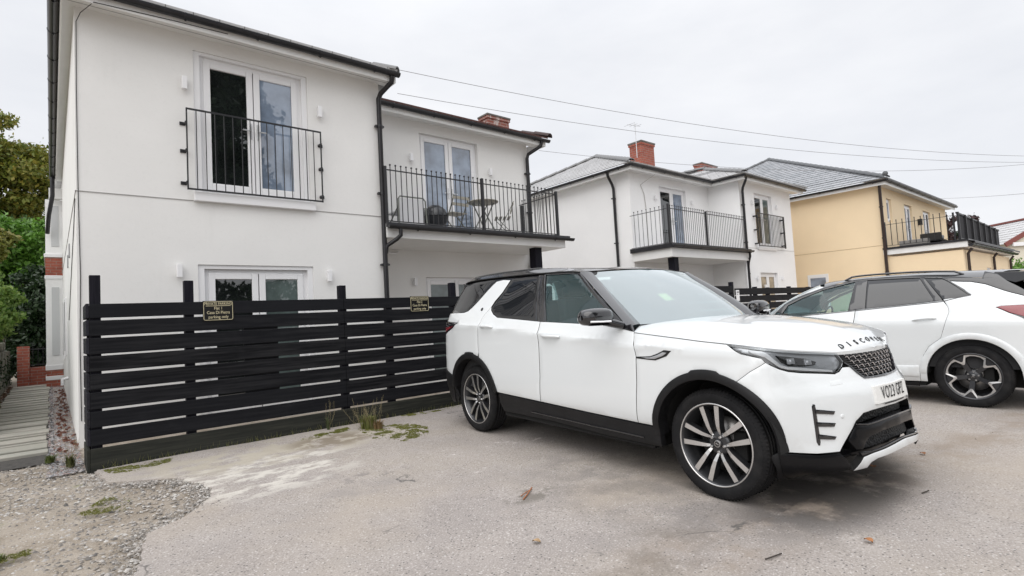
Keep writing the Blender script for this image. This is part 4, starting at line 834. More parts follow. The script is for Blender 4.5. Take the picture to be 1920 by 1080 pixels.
# ------------------------------------------------------------------ weeds, moss, litter
m_moss = leaf_mat('moss', [(.10, .115, .02), (.17, .18, .03), (.23, .22, .045), (.13, .14, .025)], .1, .9)
def patch(name, poly, n, size, m, label):
    xs = [p[0] for p in poly]; ys_ = [p[1] for p in poly]; bl = []
    cl = []
    while len(cl) < max(5, n // 10):
        q = (min(xs) + rng.random() * (max(xs)-min(xs)), min(ys_) + rng.random() * (max(ys_)-min(ys_)))
        if inpoly(q, poly): cl.append((q[0], q[1], .015 + .06 * rng.random()))
    while len(bl) < n * 5:
        q = (min(xs) + rng.random() * (max(xs)-min(xs)), min(ys_) + rng.random() * (max(ys_)-min(ys_)))
        if inpoly(q, poly) and (rng.random() < .06 or min(math.hypot(q[0]-c_[0], q[1]-c_[1]) / c_[2] for c_ in cl) < 1): bl.append(((q[0], q[1], gz(q[1]) + wob(*q) + .002), (.013, .013, .007), 1))
    return lab(leaves(name, bl, n * 80, size * .42, m, None, .05, .0), label, kind='stuff')
patch('moss', [(2.75, 5.05), (3.1, 5.15), (3.3, 5.5), (3.28, 5.8), (2.95, 6.1), (2.7, 6.1), (2.62, 5.7), (2.58, 5.4)], 520, .013, m_moss, 'bright green moss spreading over the tarmac by the weed tuft')
patch('moss', [(2.0, 5.95), (2.1, 6.12), (2.65, 6.24), (2.62, 6.05), (2.3, 5.95)], 160, .012, m_moss, 'thin moss along the foot of the fence')
patch('moss', [(.36, 6.10), (.36, 6.33), (.9, 6.28), (.86, 6.15), (.6, 6.02)], 160, .012, m_moss, 'moss under the near corner of the fence')
patch('moss', [(.1, 4.9), (.3, 5.3), (.5, 5.1), (.4, 4.8)], 70, .012, m_moss, 'scattered moss on the bare dirt')
patch('moss', [(-.35, 4.35), (-.1, 4.4), (-.1, 4.25), (-.4, 4.2)], 70, .012, m_moss, 'moss at the edge of the dirt')
patch('moss', [(3.5, 6.2), (4.6, 6.3), (4.6, 6.38), (3.4, 6.38)], 110, .012, m_moss, 'moss line below the fence beside the big car')
def tuft(label, base, n, h, spread, cols, name='weed_tuft', wide=.006, stalks=0):
    t = thing(name, label, 'weed', base); mb = MB()
    for i in range(n):
        a = rng.random()*6.283; r_ = spread * rng.random(); b = Vector((base[0] + .35*r_*math.cos(a), base[1] + .35*r_*math.sin(a), base[2])); l_ = h * (.45 + .6*rng.random()); k = .2 + .9*rng.random()
        d = Vector((math.cos(a), math.sin(a), 0)); s = Vector((-d.y, d.x, 0)) * wide * (.6 + .6*rng.random()); p1 = b + d*(.25*k*l_*.6) + Vector((0,0,.6*l_)); p2 = b + d*(.75*k*l_*.7) + Vector((0,0,l_*(1-.35*k)))
        mb.add([b - s, b + s, p1 + s*.8, p1 - s*.8, p2], [(0,1,2,3),(3,2,4)])
    obj('blades', mb, leaf_mat('weed_blades_' + str(n), cols, .3), t)
    if stalks:
        sm = MB()
        for i in range(stalks):
            a = rng.random()*6.283; b = Vector((base[0] + spread*.6*math.cos(a)*rng.random(), base[1] + spread*.4*math.sin(a), base[2])); l_ = h*(1.0 + .8*rng.random()); e = b + Vector((rng.normal(0,.09), rng.normal(0,.05), l_)); sm.tube([b, b.lerp(e, .5) + Vector((rng.normal(0,.02), 0, 0)), e], .0011, 4)
            for q in range(7): f = b.lerp(e, .5 + .07*q); sm.ball((f.x + rng.normal(0,.008), f.y + rng.normal(0,.008), f.z), .0026, 5, 3)
        obj('seed_stalk', sm, simple('dry_stalk', (.24, .20, .11), .9), t)
    return t
tuft('tall grassy weed tuft with dry seed stalks against the fence', (2.80, 5.98, gz(6)), 210, .20, .26, [(.10, .13, .025), (.17, .19, .05), (.25, .22, .09), (.13, .16, .03)], stalks=30)
tuft('russet dying weed clump in front of the grassy tuft', (2.86, 5.85, gz(5.9)), 110, .13, .16, [(.20, .13, .06), (.28, .19, .09), (.16, .13, .05)], wide=.007)
tuft('thin wiry weed growing alone against the fence base', (2.45, 6.30, gz(6.3)), 30, .20, .05, [(.06, .08, .03), (.09, .10, .04)], stalks=5, wide=.004)
tuft('small ragged weed at the fence corner by the path', (.13, 6.75, gz(6.75)), 90, .15, .12, [(.09, .10, .03), (.15, .15, .06)], stalks=6)
tuft('low grassy weed where the path meets the dirt', (-.02, 7.15, gz(7.15)), 90, .10, .14, [(.08, .11, .025), (.14, .16, .05)])
tuft('short grass clump at the far left of the dirt', (-.25, 4.32, gz(4.3)), 70, .05, .14, [(.09, .12, .03), (.15, .18, .05)])
tuft('grass fringe along the left edge of the slab path', (-.78, 13.2, gz(13.2)), 120, .16, .3, [(.08, .11, .03), (.16, .17, .05)])
def fringe():
    mb = MB()
    for i in range(420):
        x = .35 + 4.3 * rng.random() ** 1.1; y = 6.375 + .03 * rng.random(); b = Vector((x, y, gz(y))); h_ = .02 + .06 * rng.random() ** 2; s = Vector((.0025, 0, 0)); e = b + Vector((rng.normal(0, .015), -.02 * rng.random(), h_)); mb.add([b - s, b + s, e], [(0, 1, 2)])
    lab(obj('grass_fringe', mb, leaf_mat('fringe_blades', [(.10, .12, .03), (.18, .18, .06), (.24, .20, .10)], .3)), 'thin line of grass rooted along the foot of the near fence', kind='stuff')
fringe()
m_leaf = [simple('brown_leaf', (.30, .13, .05), .7, var=.3, vscale=30), simple('tan_leaf', (.36, .24, .13), .7, var=.3, vscale=30)]
def litter(name, label, x, y, m, L_=.035, a=0.0, group=None, cat='leaf'):
    z = gz(y) + wob(x, y) + (.013 if inpoly((x, y), LANE) else 0) + .003; P = []
    for i, f in enumerate(np.linspace(0, 1, 6)):
        w_ = .42*L_*math.sin(math.pi*f**.8); zz = .010*math.sin(3*f) + .002; P.append([(L_*(f-.5), -w_, zz+.006), (L_*(f-.5), 0, zz), (L_*(f-.5), w_, zz+.008)])
    mb = MB(); mb.grid([[(x + p[0]*math.cos(a)-p[1]*math.sin(a), y + p[0]*math.sin(a)+p[1]*math.cos(a), z+p[2]) for p in row] for row in P]); return lab(obj(name, mb, m), label, cat, group)
g_ = 'fallen leaves on the tarmac'
for x, y, a, lb in ((4.62, 1.42, .3, 'pale curled leaf beyond the big car front bumper'), (3.15, 1.02, 1.2, 'brown leaf on the lane in front of the big car'), (2.55, 1.05, .4, 'tan leaf lying on the lane near the picture bottom'), (2.02, 2.28, 2.0, 'small brown leaf on the yard well left of the front wheel'), (5.2, 1.25, .9, 'leaf lying between the two parked cars')):
    litter('fallen_leaf', lb, x, y, m_leaf[int(rng.integers(2))], .05, a, g_)
def twig(label, pts, r, m, name='twig'):
    lab(obj(name, MB().tube([(x, y, gz(y) + wob(x, y) + .006 + dz + (.012 if inpoly((x, y), LANE) else 0)) for x, y, dz in pts], r, 5), m), label, 'twig')
m_tw = simple('rusty_twig', (.33, .12, .045), .8)
twig('rust coloured twig lying in the damp patch', [(2.42, 2.84, 0), (2.50, 2.885, .004), (2.60, 2.95, .008)], .0045, m_tw); twig('thin rust twig beside the longer one in the damp patch', [(2.45, 2.90, 0), (2.53, 2.925, .004), (2.59, 2.94, .002)], .003, m_tw)
twig('short dark twig on the lane before the front bumper', [(2.62, 1.30, 0), (2.66, 1.285, .002), (2.73, 1.27, 0)], .0035, simple('dark_twig', (.05, .04, .035), .9))
twig('dark stick on the lane at the lower right', [(4.15, 1.02, 0), (4.22, 1.0, .003)], .004, simple('dark_twig_b', (.06, .05, .04), .9))
def red_leaves():
    bl = [((.06 + .15*rng.random(), y, gz(y) + .012), (.03, .05, .006), 1) for y in np.arange(7.6, 16, .12)]
    lab(leaves('leaf_litter', bl, 900, .035, leaf_mat('red_litter', [(.12, .045, .03), (.18, .07, .05), (.22, .12, .08)], .1, .8), None, 0, 0), 'reddish dead leaves along the foot of the house flank', kind='stuff')
    bl = [((-.79 + .08*rng.random(), y, gz(y) + .02), (.04, .06, .01), 1) for y in np.arange(9.5, 18, .12)]
    lab(leaves('leaf_litter', bl, 900, .035, leaf_mat('red_litter_b', [(.08, .045, .03), (.15, .07, .05), (.10, .09, .04)], .1, .8), None, 0, 0), 'dead leaves along the foot of the stone wall', kind='stuff')
red_leaves()
# ------------------------------------------------------------------ smooth body skins (plan stations x height profile)
def pchip(xs, ys, xq):
    xs = np.asarray(xs, float); ys = np.asarray(ys, float); xq = np.clip(np.asarray(xq, float), xs[0], xs[-1])
    h = np.diff(xs); d = np.diff(ys) / h
    m = np.zeros_like(ys); m[0] = d[0]; m[-1] = d[-1]
    for i in range(1, len(xs) - 1):
        if d[i - 1] * d[i] > 0:
            w1 = 2 * h[i] + h[i - 1]; w2 = h[i] + 2 * h[i - 1]
            m[i] = (w1 + w2) / (w1 / d[i - 1] + w2 / d[i])
    k = np.clip(np.searchsorted(xs, xq, side='right') - 1, 0, len(xs) - 2)
    t = (xq - xs[k]) / h[k]
    return ((2*t**3 - 3*t**2 + 1) * ys[k] + (t**3 - 2*t**2 + t) * h[k] * m[k]
            + (-2*t**3 + 3*t**2) * ys[k + 1] + (t**3 - t**2) * h[k] * m[k + 1])

def catmull(xs, ys, xq):
    xs = np.asarray(xs, float); ys = np.asarray(ys, float); xq = np.clip(np.asarray(xq, float), xs[0], xs[-1])
    h = np.diff(xs); d = np.diff(ys) / h
    m = np.zeros_like(ys); m[0] = d[0]; m[-1] = d[-1]
    m[1:-1] = (d[:-1] * h[1:] + d[1:] * h[:-1]) / (h[1:] + h[:-1])
    k = np.clip(np.searchsorted(xs, xq, side='right') - 1, 0, len(xs) - 2)
    t = (xq - xs[k]) / h[k]
    return ((2*t**3 - 3*t**2 + 1) * ys[k] + (t**3 - 2*t**2 + t) * h[k] * m[k]
            + (-2*t**3 + 3*t**2) * ys[k + 1] + (t**3 - t**2) * h[k] * m[k + 1])

class Skin:
    """half body surface: s runs along the plan outline from front centre to rear centre (metres), z is height"""
    def __init__(self, base, prof, z0, z1, ns=300, nz=320):
        base = np.array(base, float)
        s = np.concatenate([[0], np.cumsum(np.hypot(*np.diff(base, axis=0).T))])
        self.sk = s; self.s1 = s[-1]; self.z0, self.z1 = z0, z1
        S = np.linspace(0, self.s1, ns); Z = np.linspace(z0, z1, nz)
        bx = catmull(s, base[:, 0], S); bq = catmull(s, base[:, 1], S)
        tx = np.gradient(bx, S); tq = np.gradient(bq, S); tl = np.hypot(tx, tq)
        tx[0] = 0; tq[0] = tl[0]; tx[-1] = 0; tq[-1] = -tl[-1]
        nx, nq = tq / tl, -tx / tl
        off = np.array([[prof(i, z) for z in Z] for i in range(len(base))])       # stations x Z
        O = np.array([pchip(s, off[:, j], S) for j in range(nz)]).T
        X = bx[:, None] + nx[:, None] * O; Q = bq[:, None] + nq[:, None] * O
        Q[0] = 0; Q[-1] = 0
        self.S, self.Z = S, Z
        self.P = np.stack([X, np.maximum(Q, 0), np.broadcast_to(Z, X.shape)], -1)
        dS = np.gradient(self.P, S, axis=0); dZ = np.gradient(self.P, Z, axis=1)
        N = np.cross(dS, dZ); N /= np.linalg.norm(N, axis=-1, keepdims=True) + 1e-12
        N[0, :, 1] = 0; N[-1, :, 1] = 0
        self.N = N
    def _b(self, T, s, z):
        a = np.clip((s - self.S[0]) / (self.S[1] - self.S[0]), 0, len(self.S) - 1.0001)
        b = np.clip((z - self.Z[0]) / (self.Z[1] - self.Z[0]), 0, len(self.Z) - 1.0001)
        i = a.astype(int); j = b.astype(int); u = (a - i)[:, None]; v = (b - j)[:, None]
        return T[i, j]*(1-u)*(1-v) + T[i+1, j]*u*(1-v) + T[i, j+1]*(1-u)*v + T[i+1, j+1]*u*v
    def at(self, s, z, off=0.0):
        """points on the right-hand side (y<0); negative s gives the mirrored side"""
        s = np.atleast_1d(np.asarray(s, float)); z = np.atleast_1d(np.asarray(z, float))
        p = self._b(self.P, np.abs(s), z); n = self._b(self.N, np.abs(s), z)
        p = p + n * (np.asarray(off).reshape(-1, 1) if np.ndim(off) else off)
        sg = np.where(s < 0, 1.0, -1.0)
        p[:, 1] *= sg
        return p
    def normal(self, s, z):
        s = np.atleast_1d(np.asarray(s, float)); z = np.atleast_1d(np.asarray(z, float))
        n = self._b(self.N, np.abs(s), z).copy(); n[:, 1] *= np.where(s < 0, 1.0, -1.0)
        return n
    def s_of(self, x, z):
        """arc position on the flank for a given x"""
        m = self.S[(self.S > self.sk[3])]
        px = self._b(self.P, m, np.full(len(m), z))[:, 0]
        return float(np.interp(-x, -px, m))
# body surface of the big white SUV: plan outline (x forward from the front axle, q = half width)
A_BASE = [(.700, 0), (.668, .28), (.575, .55), (.485, .75), (.385, .90), (.26, .965), (.0, .985), (-.55, .978), (-1.2, .978),
          (-1.75, .978), (-2.4, .980), (-2.92, .990), (-3.34, .965), (-3.62, .90), (-3.75, .74), (-3.81, .40), (-3.825, 0)]
def A_PROF(i, z):
    x = A_BASE[i][0]
    fr = pchip([.15, .22, .28, .34, .42, .55, .66, .72, .78, .86, .95, 1.03, 1.12, 1.3, 1.75],
               [-.10, -.05, .02, .035, .02, .008, .0, -.006, -.04, -.065, -.09, -.13, -.22, -.4, -.8], z)
    c = 1.01 + max(0, min(1, (-.3 - x) / 2.8)) * .19
    b = 1.16 + max(0, min(1, (-.5 - x) / 2.8)) * .16
    sd = pchip([.15, .24, .32, .42, .47, .54, .68, .85, c - .05, c - .004, c + .005, c + .02, b, 1.45, 1.58, 1.66, 1.75],
               [-.14, -.09, -.05, -.035, -.016, -.002, .006, .004, -.001, .005, -.003, -.013, -.055, -.138, -.200, -.240, -.285], z)
    rr = pchip([.15, .28, .42, .6, .9, 1.15, 1.25, 1.33, 1.45, 1.60, 1.75], [-.16, -.08, -.02, 0, 0, -.02, -.05, -.085, -.15, -.245, -.36], z)
    wf = [1, 1, .95, .75, .35, .1, 0][i] if i < 7 else 0
    wr = [.15, .55, .9, 1, 1][i - 12] if i >= 12 else 0
    return float(fr * wf + rr * wr + sd * (1 - wf - wr))
skA = Skin(A_BASE, A_PROF, .15, 1.75)
skA.lines = [[(s, 1.01 + max(0, min(1, (-.3 - skA.at([s], [1.0])[0][0]) / 2.8)) * .19 + d) for s in np.arange(1.55, 4.55, .03)] for d in (-.006, 0, .005, .012)]
# body surface of the second white crossover
B_BASE = [(.82, 0), (.80, .30), (.72, .58), (.58, .75), (.40, .83), (.20, .855), (0, .865), (-.6, .85), (-1.2, .85), (-1.9, .852),
          (-2.48, .868), (-2.85, .85), (-3.10, .79), (-3.24, .66), (-3.33, .35), (-3.35, 0)]
def B_PROF(i, z):
    fr = pchip([.1, .2, .35, .55, .75, .88, .98, 1.1, 1.6], [-.10, -.02, .0, .0, -.02, -.06, -.14, -.3, -.9], z)
    sd = pchip([.1, .2, .28, .36, .5, .7, .90, .935, 1.0, 1.08, 1.2, 1.3, 1.4, 1.47, 1.55],
               [-.12, -.07, -.03, -.008, .0, .0, .004, .0, -.028, -.058, -.115, -.165, -.222, -.275, -.36], z)
    rr = pchip([.1, .22, .4, .6, .9, 1.02, 1.10, 1.2, 1.32, 1.42, 1.55], [-.16, -.06, .0, .0, -.02, -.03, -.07, -.17, -.31, -.44, -.62], z)
    wf = [1, 1, .9, .6, .25, .08, 0][i] if i < 7 else 0
    wr = [.10, .45, .85, 1, 1][i - 11] if i >= 11 else 0
    return float(fr * wf + rr * wr + sd * (1 - wf - wr))
skB = Skin(B_BASE, B_PROF, .10, 1.55)
# ------------------------------------------------------------------ vehicles
m_paint = NT('white_car_paint')
def _paint():
    t = m_paint; v = t.coord(); sp = t.n('ShaderNodeSeparateXYZ'); t.l(v, sp.inputs[0])
    grime = t.math('MULTIPLY', t.ramp(sp.outputs[2], .42, .56, .16, 0), t.ramp(t.noise(v, 9, 4, .6), .40, .70))     # road film splashed along the sills
    t.set(Base_Color=t.mix(grime, (.72, .745, .755), (.40, .36, .31)), Roughness=.34, Coat_Weight=1.0, Coat_Roughness=.02); return t.m
m_paint = _paint(); m_gloss = simple('gloss_black_paint', (.012, .012, .014), .12, coat=1.0)
m_satin = simple('satin_black_trim', (.005, .005, .006), .22, spec=.25)
m_plast = simple('textured_black_plastic', (.010, .010, .011), .5, var=.2, vscale=9, bump=.15, bscale=400, spec=.3); m_under_gap = simple('dark_underbody_gap_shade', (.006, .006, .006), .9)
m_privacy = NT('privacy_glass'); m_privacy.set(Base_Color=(.006, .007, .009), Roughness=.01, IOR=1.75); m_privacy = m_privacy.m
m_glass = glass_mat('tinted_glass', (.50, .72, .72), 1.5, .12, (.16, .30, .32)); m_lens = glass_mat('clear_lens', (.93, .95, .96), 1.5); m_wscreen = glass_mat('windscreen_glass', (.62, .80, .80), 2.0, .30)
m_tyre = NT('tyre_rubber')
def _ty():
    t = m_tyre; v = t.coord(); t.set(Base_Color=t.mix(t.ramp(t.noise(v, 9, 5), .4, .75), (.0085, .0085, .0095), (.022, .021, .021)), Roughness=.8); t.b.inputs['Specular IOR Level'].default_value = .25; t.bump(t.noise(v, 120, 3), .15, .004); return t.m
m_tyre = _ty()
m_alloy = simple('diamond_cut_alloy', (.66, .65, .64), .28, .85); m_rimdark = simple('dark_grey_alloy', (.045, .046, .05), .35, .6, coat=.4); m_disc = simple('brake_disc', (.30, .29, .28), .35, .9)
m_silverp = simple('lamp_reflector', (.50, .51, .53), .30, .5); m_ledw = simple('white_light_guide', (.92, .93, .95), .3, coat=.6); m_red = simple('red_lamp_lens', (.22, .012, .02), .1, coat=1.0)
m_glass_dark = glass_mat('smoked_glass', (.42, .50, .50), 1.5)
m_int = simple('dark_interior', (.03, .03, .032), .8); m_seat = simple('seat_leather', (.045, .045, .05), .6); m_platew = simple('number_plate_white', (.78, .78, .76), .35); m_black = simple('plate_black', (.01, .01, .01), .5)
def car(name, label, loc, heading_deg, pitch=0.0):
    o = thing(name, label, 'car', loc); th = R(heading_deg); d = Vector((math.cos(th), math.sin(th), pitch)).normalized(); l = Vector((-math.sin(th), math.cos(th), 0)); u = d.cross(l)
    o.matrix_basis = Matrix(((d.x, l.x, u.x, loc[0]), (d.y, l.y, u.y, loc[1]), (d.z, l.z, u.z, loc[2]), (0, 0, 0, 1))); LOCAL.add(o.name); return o
def dens(P, step=.03):
    out = []
    for i, a in enumerate(P):
        b = P[(i+1) % len(P)]; k = max(1, int(math.hypot(b[0]-a[0], b[1]-a[1]) / step))
        out += [(a[0]+(b[0]-a[0])*j/k, a[1]+(b[1]-a[1])*j/k) for j in range(k)]
    return out
def area(P): return sum(P[i][0]*P[(i+1) % len(P)][1] - P[(i+1) % len(P)][0]*P[i][1] for i in range(len(P))) / 2
def inset(P, d):
    n = len(P); out = []
    for i in range(n):
        a, b, c = P[i-1], P[i], P[(i+1) % n]; e1 = np.array([b[0]-a[0], b[1]-a[1]]); e2 = np.array([c[0]-b[0], c[1]-b[1]])
        n1 = np.array([-e1[1], e1[0]]) / (np.linalg.norm(e1) + 1e-9); n2 = np.array([-e2[1], e2[0]]) / (np.linalg.norm(e2) + 1e-9); m = n1 + n2; L2 = m @ m
        m = m / L2 * 2 if L2 > .35 else (n1 + n2) * .9; out.append((b[0] + m[0]*d, b[1] + m[1]*d))
    return out
def smooth_poly(P, it=2):
    for _ in range(it): P = [q for i in range(len(P)) for q in ((.75*P[i][0]+.25*P[(i+1) % len(P)][0], .75*P[i][1]+.25*P[(i+1) % len(P)][1]), (.25*P[i][0]+.75*P[(i+1) % len(P)][0], .25*P[i][1]+.75*P[(i+1) % len(P)][1]))]
    return P
def panel_mesh(name, sk, poly, off=0.0, thick=.02, grid=.05, gap=.0016, side=1, edge=.0022, step=.03, holes=()):
    P = list(poly)
    if area(P) < 0: P = P[::-1]
    P = dens(P, step)
    if gap: P = inset(P, gap)
    n = len(P); I = inset(P, max(.004, edge)); I = [q for q in I if inpoly(q, P)]
    xs = [p[0] for p in P]; zs = [p[1] for p in P]
    G = [(x, z) for x in np.arange(min(xs)+grid/2, max(xs), grid) for z in np.arange(min(zs)+grid/2, max(zs), grid*.8)]
    I2 = inset(P, max(.004, edge) + .012); G = [q for q in G if inpoly(q, I2)] + [q for ln in getattr(sk, 'lines', []) for q in ln if inpoly(q, I2)]
    r = delaunay_2d_cdt([Vector(q) for q in P + I + G], [], [list(range(n))], 1, 1e-6)
    co = np.array([(v.x, v.y) for v in r[0]]); bd = np.zeros(len(co), bool); inv = {}
    for k, os_ in enumerate(r[3]):
        for q in os_:
            if q < n: bd[k] = True; inv[q] = k
    offs = np.where(bd, off - edge*.6, off); V = sk.at(co[:, 0]*side, co[:, 1], offs)
    fl = side < 0; F = [tuple(f) for f in r[2]]
    p0 = V[list(F[0])]; nn = np.cross(p0[1]-p0[0], p0[2]-p0[0]); N0 = sk.normal([co[F[0][0], 0]*side], [co[F[0][0], 1]])[0]
    if nn @ N0 < 0: F = [f[::-1] for f in F]
    mb = MB(); mb.add(V, F, True)
    ring = [inv[i] for i in range(n) if i in inv]; c2 = co[ring]; A = V[ring]; B = sk.at(c2[:, 0]*side, c2[:, 1], off - thick); m_ = len(ring)
    mb.add(list(A) + list(B), [(i, (i+1) % m_, m_+(i+1) % m_, m_+i) for i in range(m_)], False)
    mb.nlip = m_
    return mb
def panel(root, sk, name, poly, m, off=0.0, both=True, parent=None, label=None, sides=None, **k):
    out = []
    for sd in (sides or ((1, -1) if both else (1,))):
        q = panel_mesh(name, sk, poly, off, side=sd, **k); o = obj(name, q, m, parent or root, label); out.append(o)
        if m is m_paint and k.get('gap', 1):
            o.data.materials.append(m_under_gap); n_ = len(o.data.polygons); o.data.polygons.foreach_set('material_index', [0]*(n_-q.nlip) + [1]*q.nlip)  # panel lips coloured dark, shade of the shut gaps painted in
    return out
def sym(P): return list(P) + [(-s, z) for s, z in P[::-1] if s > 1e-6]
def arc(cs, cz, r, a0, a1, n=28, sq=1.0): return [(cs + r*math.cos(R(a)), cz + r*sq*math.sin(R(a))) for a in np.linspace(a0, a1, n)]
def loft(A, B, n=8, bulge=None):
    """surface between two polylines of equal length"""
    A = np.asarray(A); B = np.asarray(B); G = []
    for t in np.linspace(0, 1, n):
        q = A*(1-t) + B*t
        if bulge is not None: q = q + np.asarray(bulge) * 4*t*(1-t)
        G.append(q)
    return np.array(G)
def resamp(P, n):
    P = np.asarray(P, float); s = np.concatenate([[0], np.cumsum(np.linalg.norm(np.diff(P, axis=0), axis=1))]); t = np.linspace(0, s[-1], n)
    return np.stack([pchip(s, P[:, i], t) for i in range(P.shape[1])], 1)
def wheel(root, x, y, z, Rt, Rr, w, right, style):
    """wheel with its own tyre, rim, spokes, nuts and disc; built facing -y and turned for the other side"""
    e = bpy.data.objects.new('wheel', None); COL.objects.link(e); e.parent = root; e.location = (x, y, z); LOCAL.add(e.name); e.empty_display_size = .2
    if not right: e.rotation_euler = (0, 0, math.pi)
    hw = w/2
    sw = [(Rr-.006, -hw*.80), (Rr+.004, -hw*.90), (Rr+.012, -hw*.96), (Rr+.03, -hw*1.0), ((Rr+Rt)/2, -hw*1.02), (Rt-.030, -hw*.99), (Rt-.016, -hw*.93), (Rt-.006, -hw*.82)]
    tr = [(Rt, -hw*.66)]
    for g in (-.42, -.14, .14, .42): tr += [(Rt+.001, hw*(g-.045)), (Rt-.007, hw*(g-.04)), (Rt-.007, hw*(g+.04)), (Rt+.001, hw*(g+.045))]
    tr += [(Rt, hw*.66)]; prof = sw + tr + [(r, -h) for r, h in sw[::-1]]
    mb = MB().lathe(prof, 72, 'y')
    for k in range(90):                                                     # shoulder lugs
        a = 2*math.pi*k/90; ca, sa = math.cos(a), math.sin(a); b = a + .035; cb, sb = math.cos(b), math.sin(b)
        for s_ in (-1, 1):
            r0, r1 = Rt-.024, Rt+.0005; y0, y1 = s_*hw*.975, s_*hw*.70
            V = [(r0*ca, y0, r0*sa), (r0*cb, y0, r0*sb), (r1*cb, y1, r1*sb), (r1*ca, y1, r1*sa)]; o_ = .004
            V2 = [((r0+o_)*ca, y0*1.012, (r0+o_)*sa), ((r0+o_)*cb, y0*1.012, (r0+o_)*sb), ((r1+o_)*cb, y1, (r1+o_)*sb), ((r1+o_)*ca, y1, (r1+o_)*sa)]
            mb.add(V+V2, [(4,5,6,7),(0,1,5,4),(1,2,6,5),(2,3,7,6),(3,0,4,7)])
    obj('tyre', mb, m_tyre, e)
    y0 = -hw*.93
    obj('rim', MB().lathe([(Rr+.010, y0+.006), (Rr+.006, y0), (Rr-.006, y0+.001), (Rr-.012, y0+.012), (Rr-.022, y0+.03), (Rr-.045, y0+.10), (Rr-.05, hw*.8), (Rr, hw*.95)], 64, 'y'), m_rimdark, e)
    obj('rim_lip', MB().lathe([(Rr+.006, y0+.002), (Rr+.003, y0-.003), (Rr-.003, y0-.002), (Rr-.006, y0+.006)], 72, 'y'), m_alloy if style == 'split' else m_rimdark, e)
    obj('brake_disc', MB().lathe([(.02, .015), (Rr*.66, .015), (Rr*.66, .035), (.02, .035)], 40, 'y'), m_disc, e)
    obj('brake_caliper', MB().box(Rr*.35, Rr*.70, -.03, .06, -.09, .09), m_under_gap, e, bevel=.01); obj('wheel_backing', MB().lathe([(.01, .06), (Rr*.95, .06)], 40, 'y'), m_under_gap, e)
    yf = y0 + .012; yb = yf + .055
    def strip(P, Q, ya, yb2, m, name, top=None):
        pass
    if style == 'split':
        src = {}
        for k in range(5):
            for s_ in (-1, 1):
                # one half of a split spoke: out at +-15 deg, meeting near the hub
                def pt(r, deg, y): a = R(90 + deg); return (r*math.cos(a), y, r*math.sin(a))
                path = [(.060, 27*s_, yf+.030), (.082, 22.5*s_, yf+.018), (.115, 18*s_, yf+.008), (Rr*.62, 15.2*s_, yf+.004), (Rr-.004, 13.2*s_, yf+.002)]
                wd = [.0075, .0105, .0125, .0150, .0172]
                mbf, mbs = MB(), MB(); Lp, Rp, Lb, Rb = [], [], [], []
                for (r, dg, y), h in zip(path, wd):
                    c0 = Vector(pt(r, dg, y)); a = R(90 + dg); tn = Vector((-math.sin(a), 0, math.cos(a))); Lp.append(c0 - tn*h); Rp.append(c0 + tn*h); Lb.append(c0 - tn*h*1.25 + Vector((0, .05, 0))); Rb.append(c0 + tn*h*1.25 + Vector((0, .05, 0)))
                n = len(path); mbf.add(Lp + Rp, [(i, i+1, n+i+1, n+i) for i in range(n-1)]); mbs.add(Lp + Lb, [(i, n+i, n+i+1, i+1) for i in range(n-1)]); mbs.add(Rp + Rb, [(i, i+1, n+i+1, n+i) for i in range(n-1)]); mbs.add([Lp[0], Rp[0], Rb[0], Lb[0]], [(0,1,2,3)])
                if s_ not in src:
                    a_ = obj('spoke', mbf, m_alloy, e); b_ = obj('spoke_flank', mbs, m_rimdark, e); src[s_] = (a_, b_)
                    rot = R(-9); a_.rotation_euler = b_.rotation_euler = (0, rot, 0)
                else:
                    for q in src[s_]: inst(q, e, (0, 0, 0), (0, R(-9) + k*2*math.pi/5, 0))
        obj('hub', MB().lathe([(.001, yf+.030), (.060, yf+.030), (.078, yf+.036), (.085, yf+.06), (.06, .02)], 40, 'y'), m_rimdark, e)
        obj('hub_cap', MB().lathe([(.001, yf+.016), (.022, yf+.016), (.029, yf+.020), (.030, yf+.032)], 28, 'y'), m_gloss, e)
        obj('cap_emblem', MB().lathe([(.0185, yf+.0155), (.0205, yf+.0150), (.0215, yf+.0160)], 24, 'y').bar((-.010, yf+.0145, .004), (.010, yf+.0145, -.004), .003), m_alloy, e)
        s0 = None
        for k in range(5):
            a = R(90+45) + k*2*math.pi/5; p = (.050*math.cos(a), 0, .050*math.sin(a))
            if s0 is None: s0 = obj('wheel_nut', MB().lathe([(.001, yf+.012), (.008, yf+.012), (.0105, yf+.016), (.0105, yf+.035)], 6, 'y', smooth=False), m_steel, e); s0.location = p
            else: inst(s0, e, p)
    else:
        # five-armed wheel: dark arms, bright machined zigzag edge
        def pol(r, dg): a = R(dg); r = r*1.035; return np.array([r*math.cos(a), r*math.sin(a)])
        C = []
        for k in range(5):
            c = 82 + k*72
            C += [pol(Rr*.97, c-22), pol(Rr*.985, c-11), pol(Rr*.99, c), pol(Rr*.985, c+11), pol(Rr*.97, c+22), pol(Rr*.68, c+33), pol(Rr*.68, c+39)]
        C = np.array(C); n = len(C); IN = C*np.array([(.84, .875, .875, .875, .84, .80, .80)[i % 7] for i in range(n)])[:, None]
        mb = MB().add([(p[0], yf, p[1]) for p in C] + [(p[0], yf+.004, p[1]) for p in IN], [(i, (i+1) % n, n+(i+1) % n, n+i) for i in range(n)]); obj('machined_edge', mb, m_alloy, e)
        IB = IN*.97; mb = MB().add([(p[0], yf+.004, p[1]) for p in IN] + [(p[0], yf+.06, p[1]) for p in IB], [(i, (i+1) % n, n+(i+1) % n, n+i) for i in range(n)]).add([(p[0], yf, p[1]) for p in C] + [(p[0]*1.0, yf+.06, p[1]) for p in C], [(i, n+i, n+(i+1) % n, (i+1) % n) for i in range(n)]); obj('edge_flank', mb, m_rimdark, e)
        s0 = None
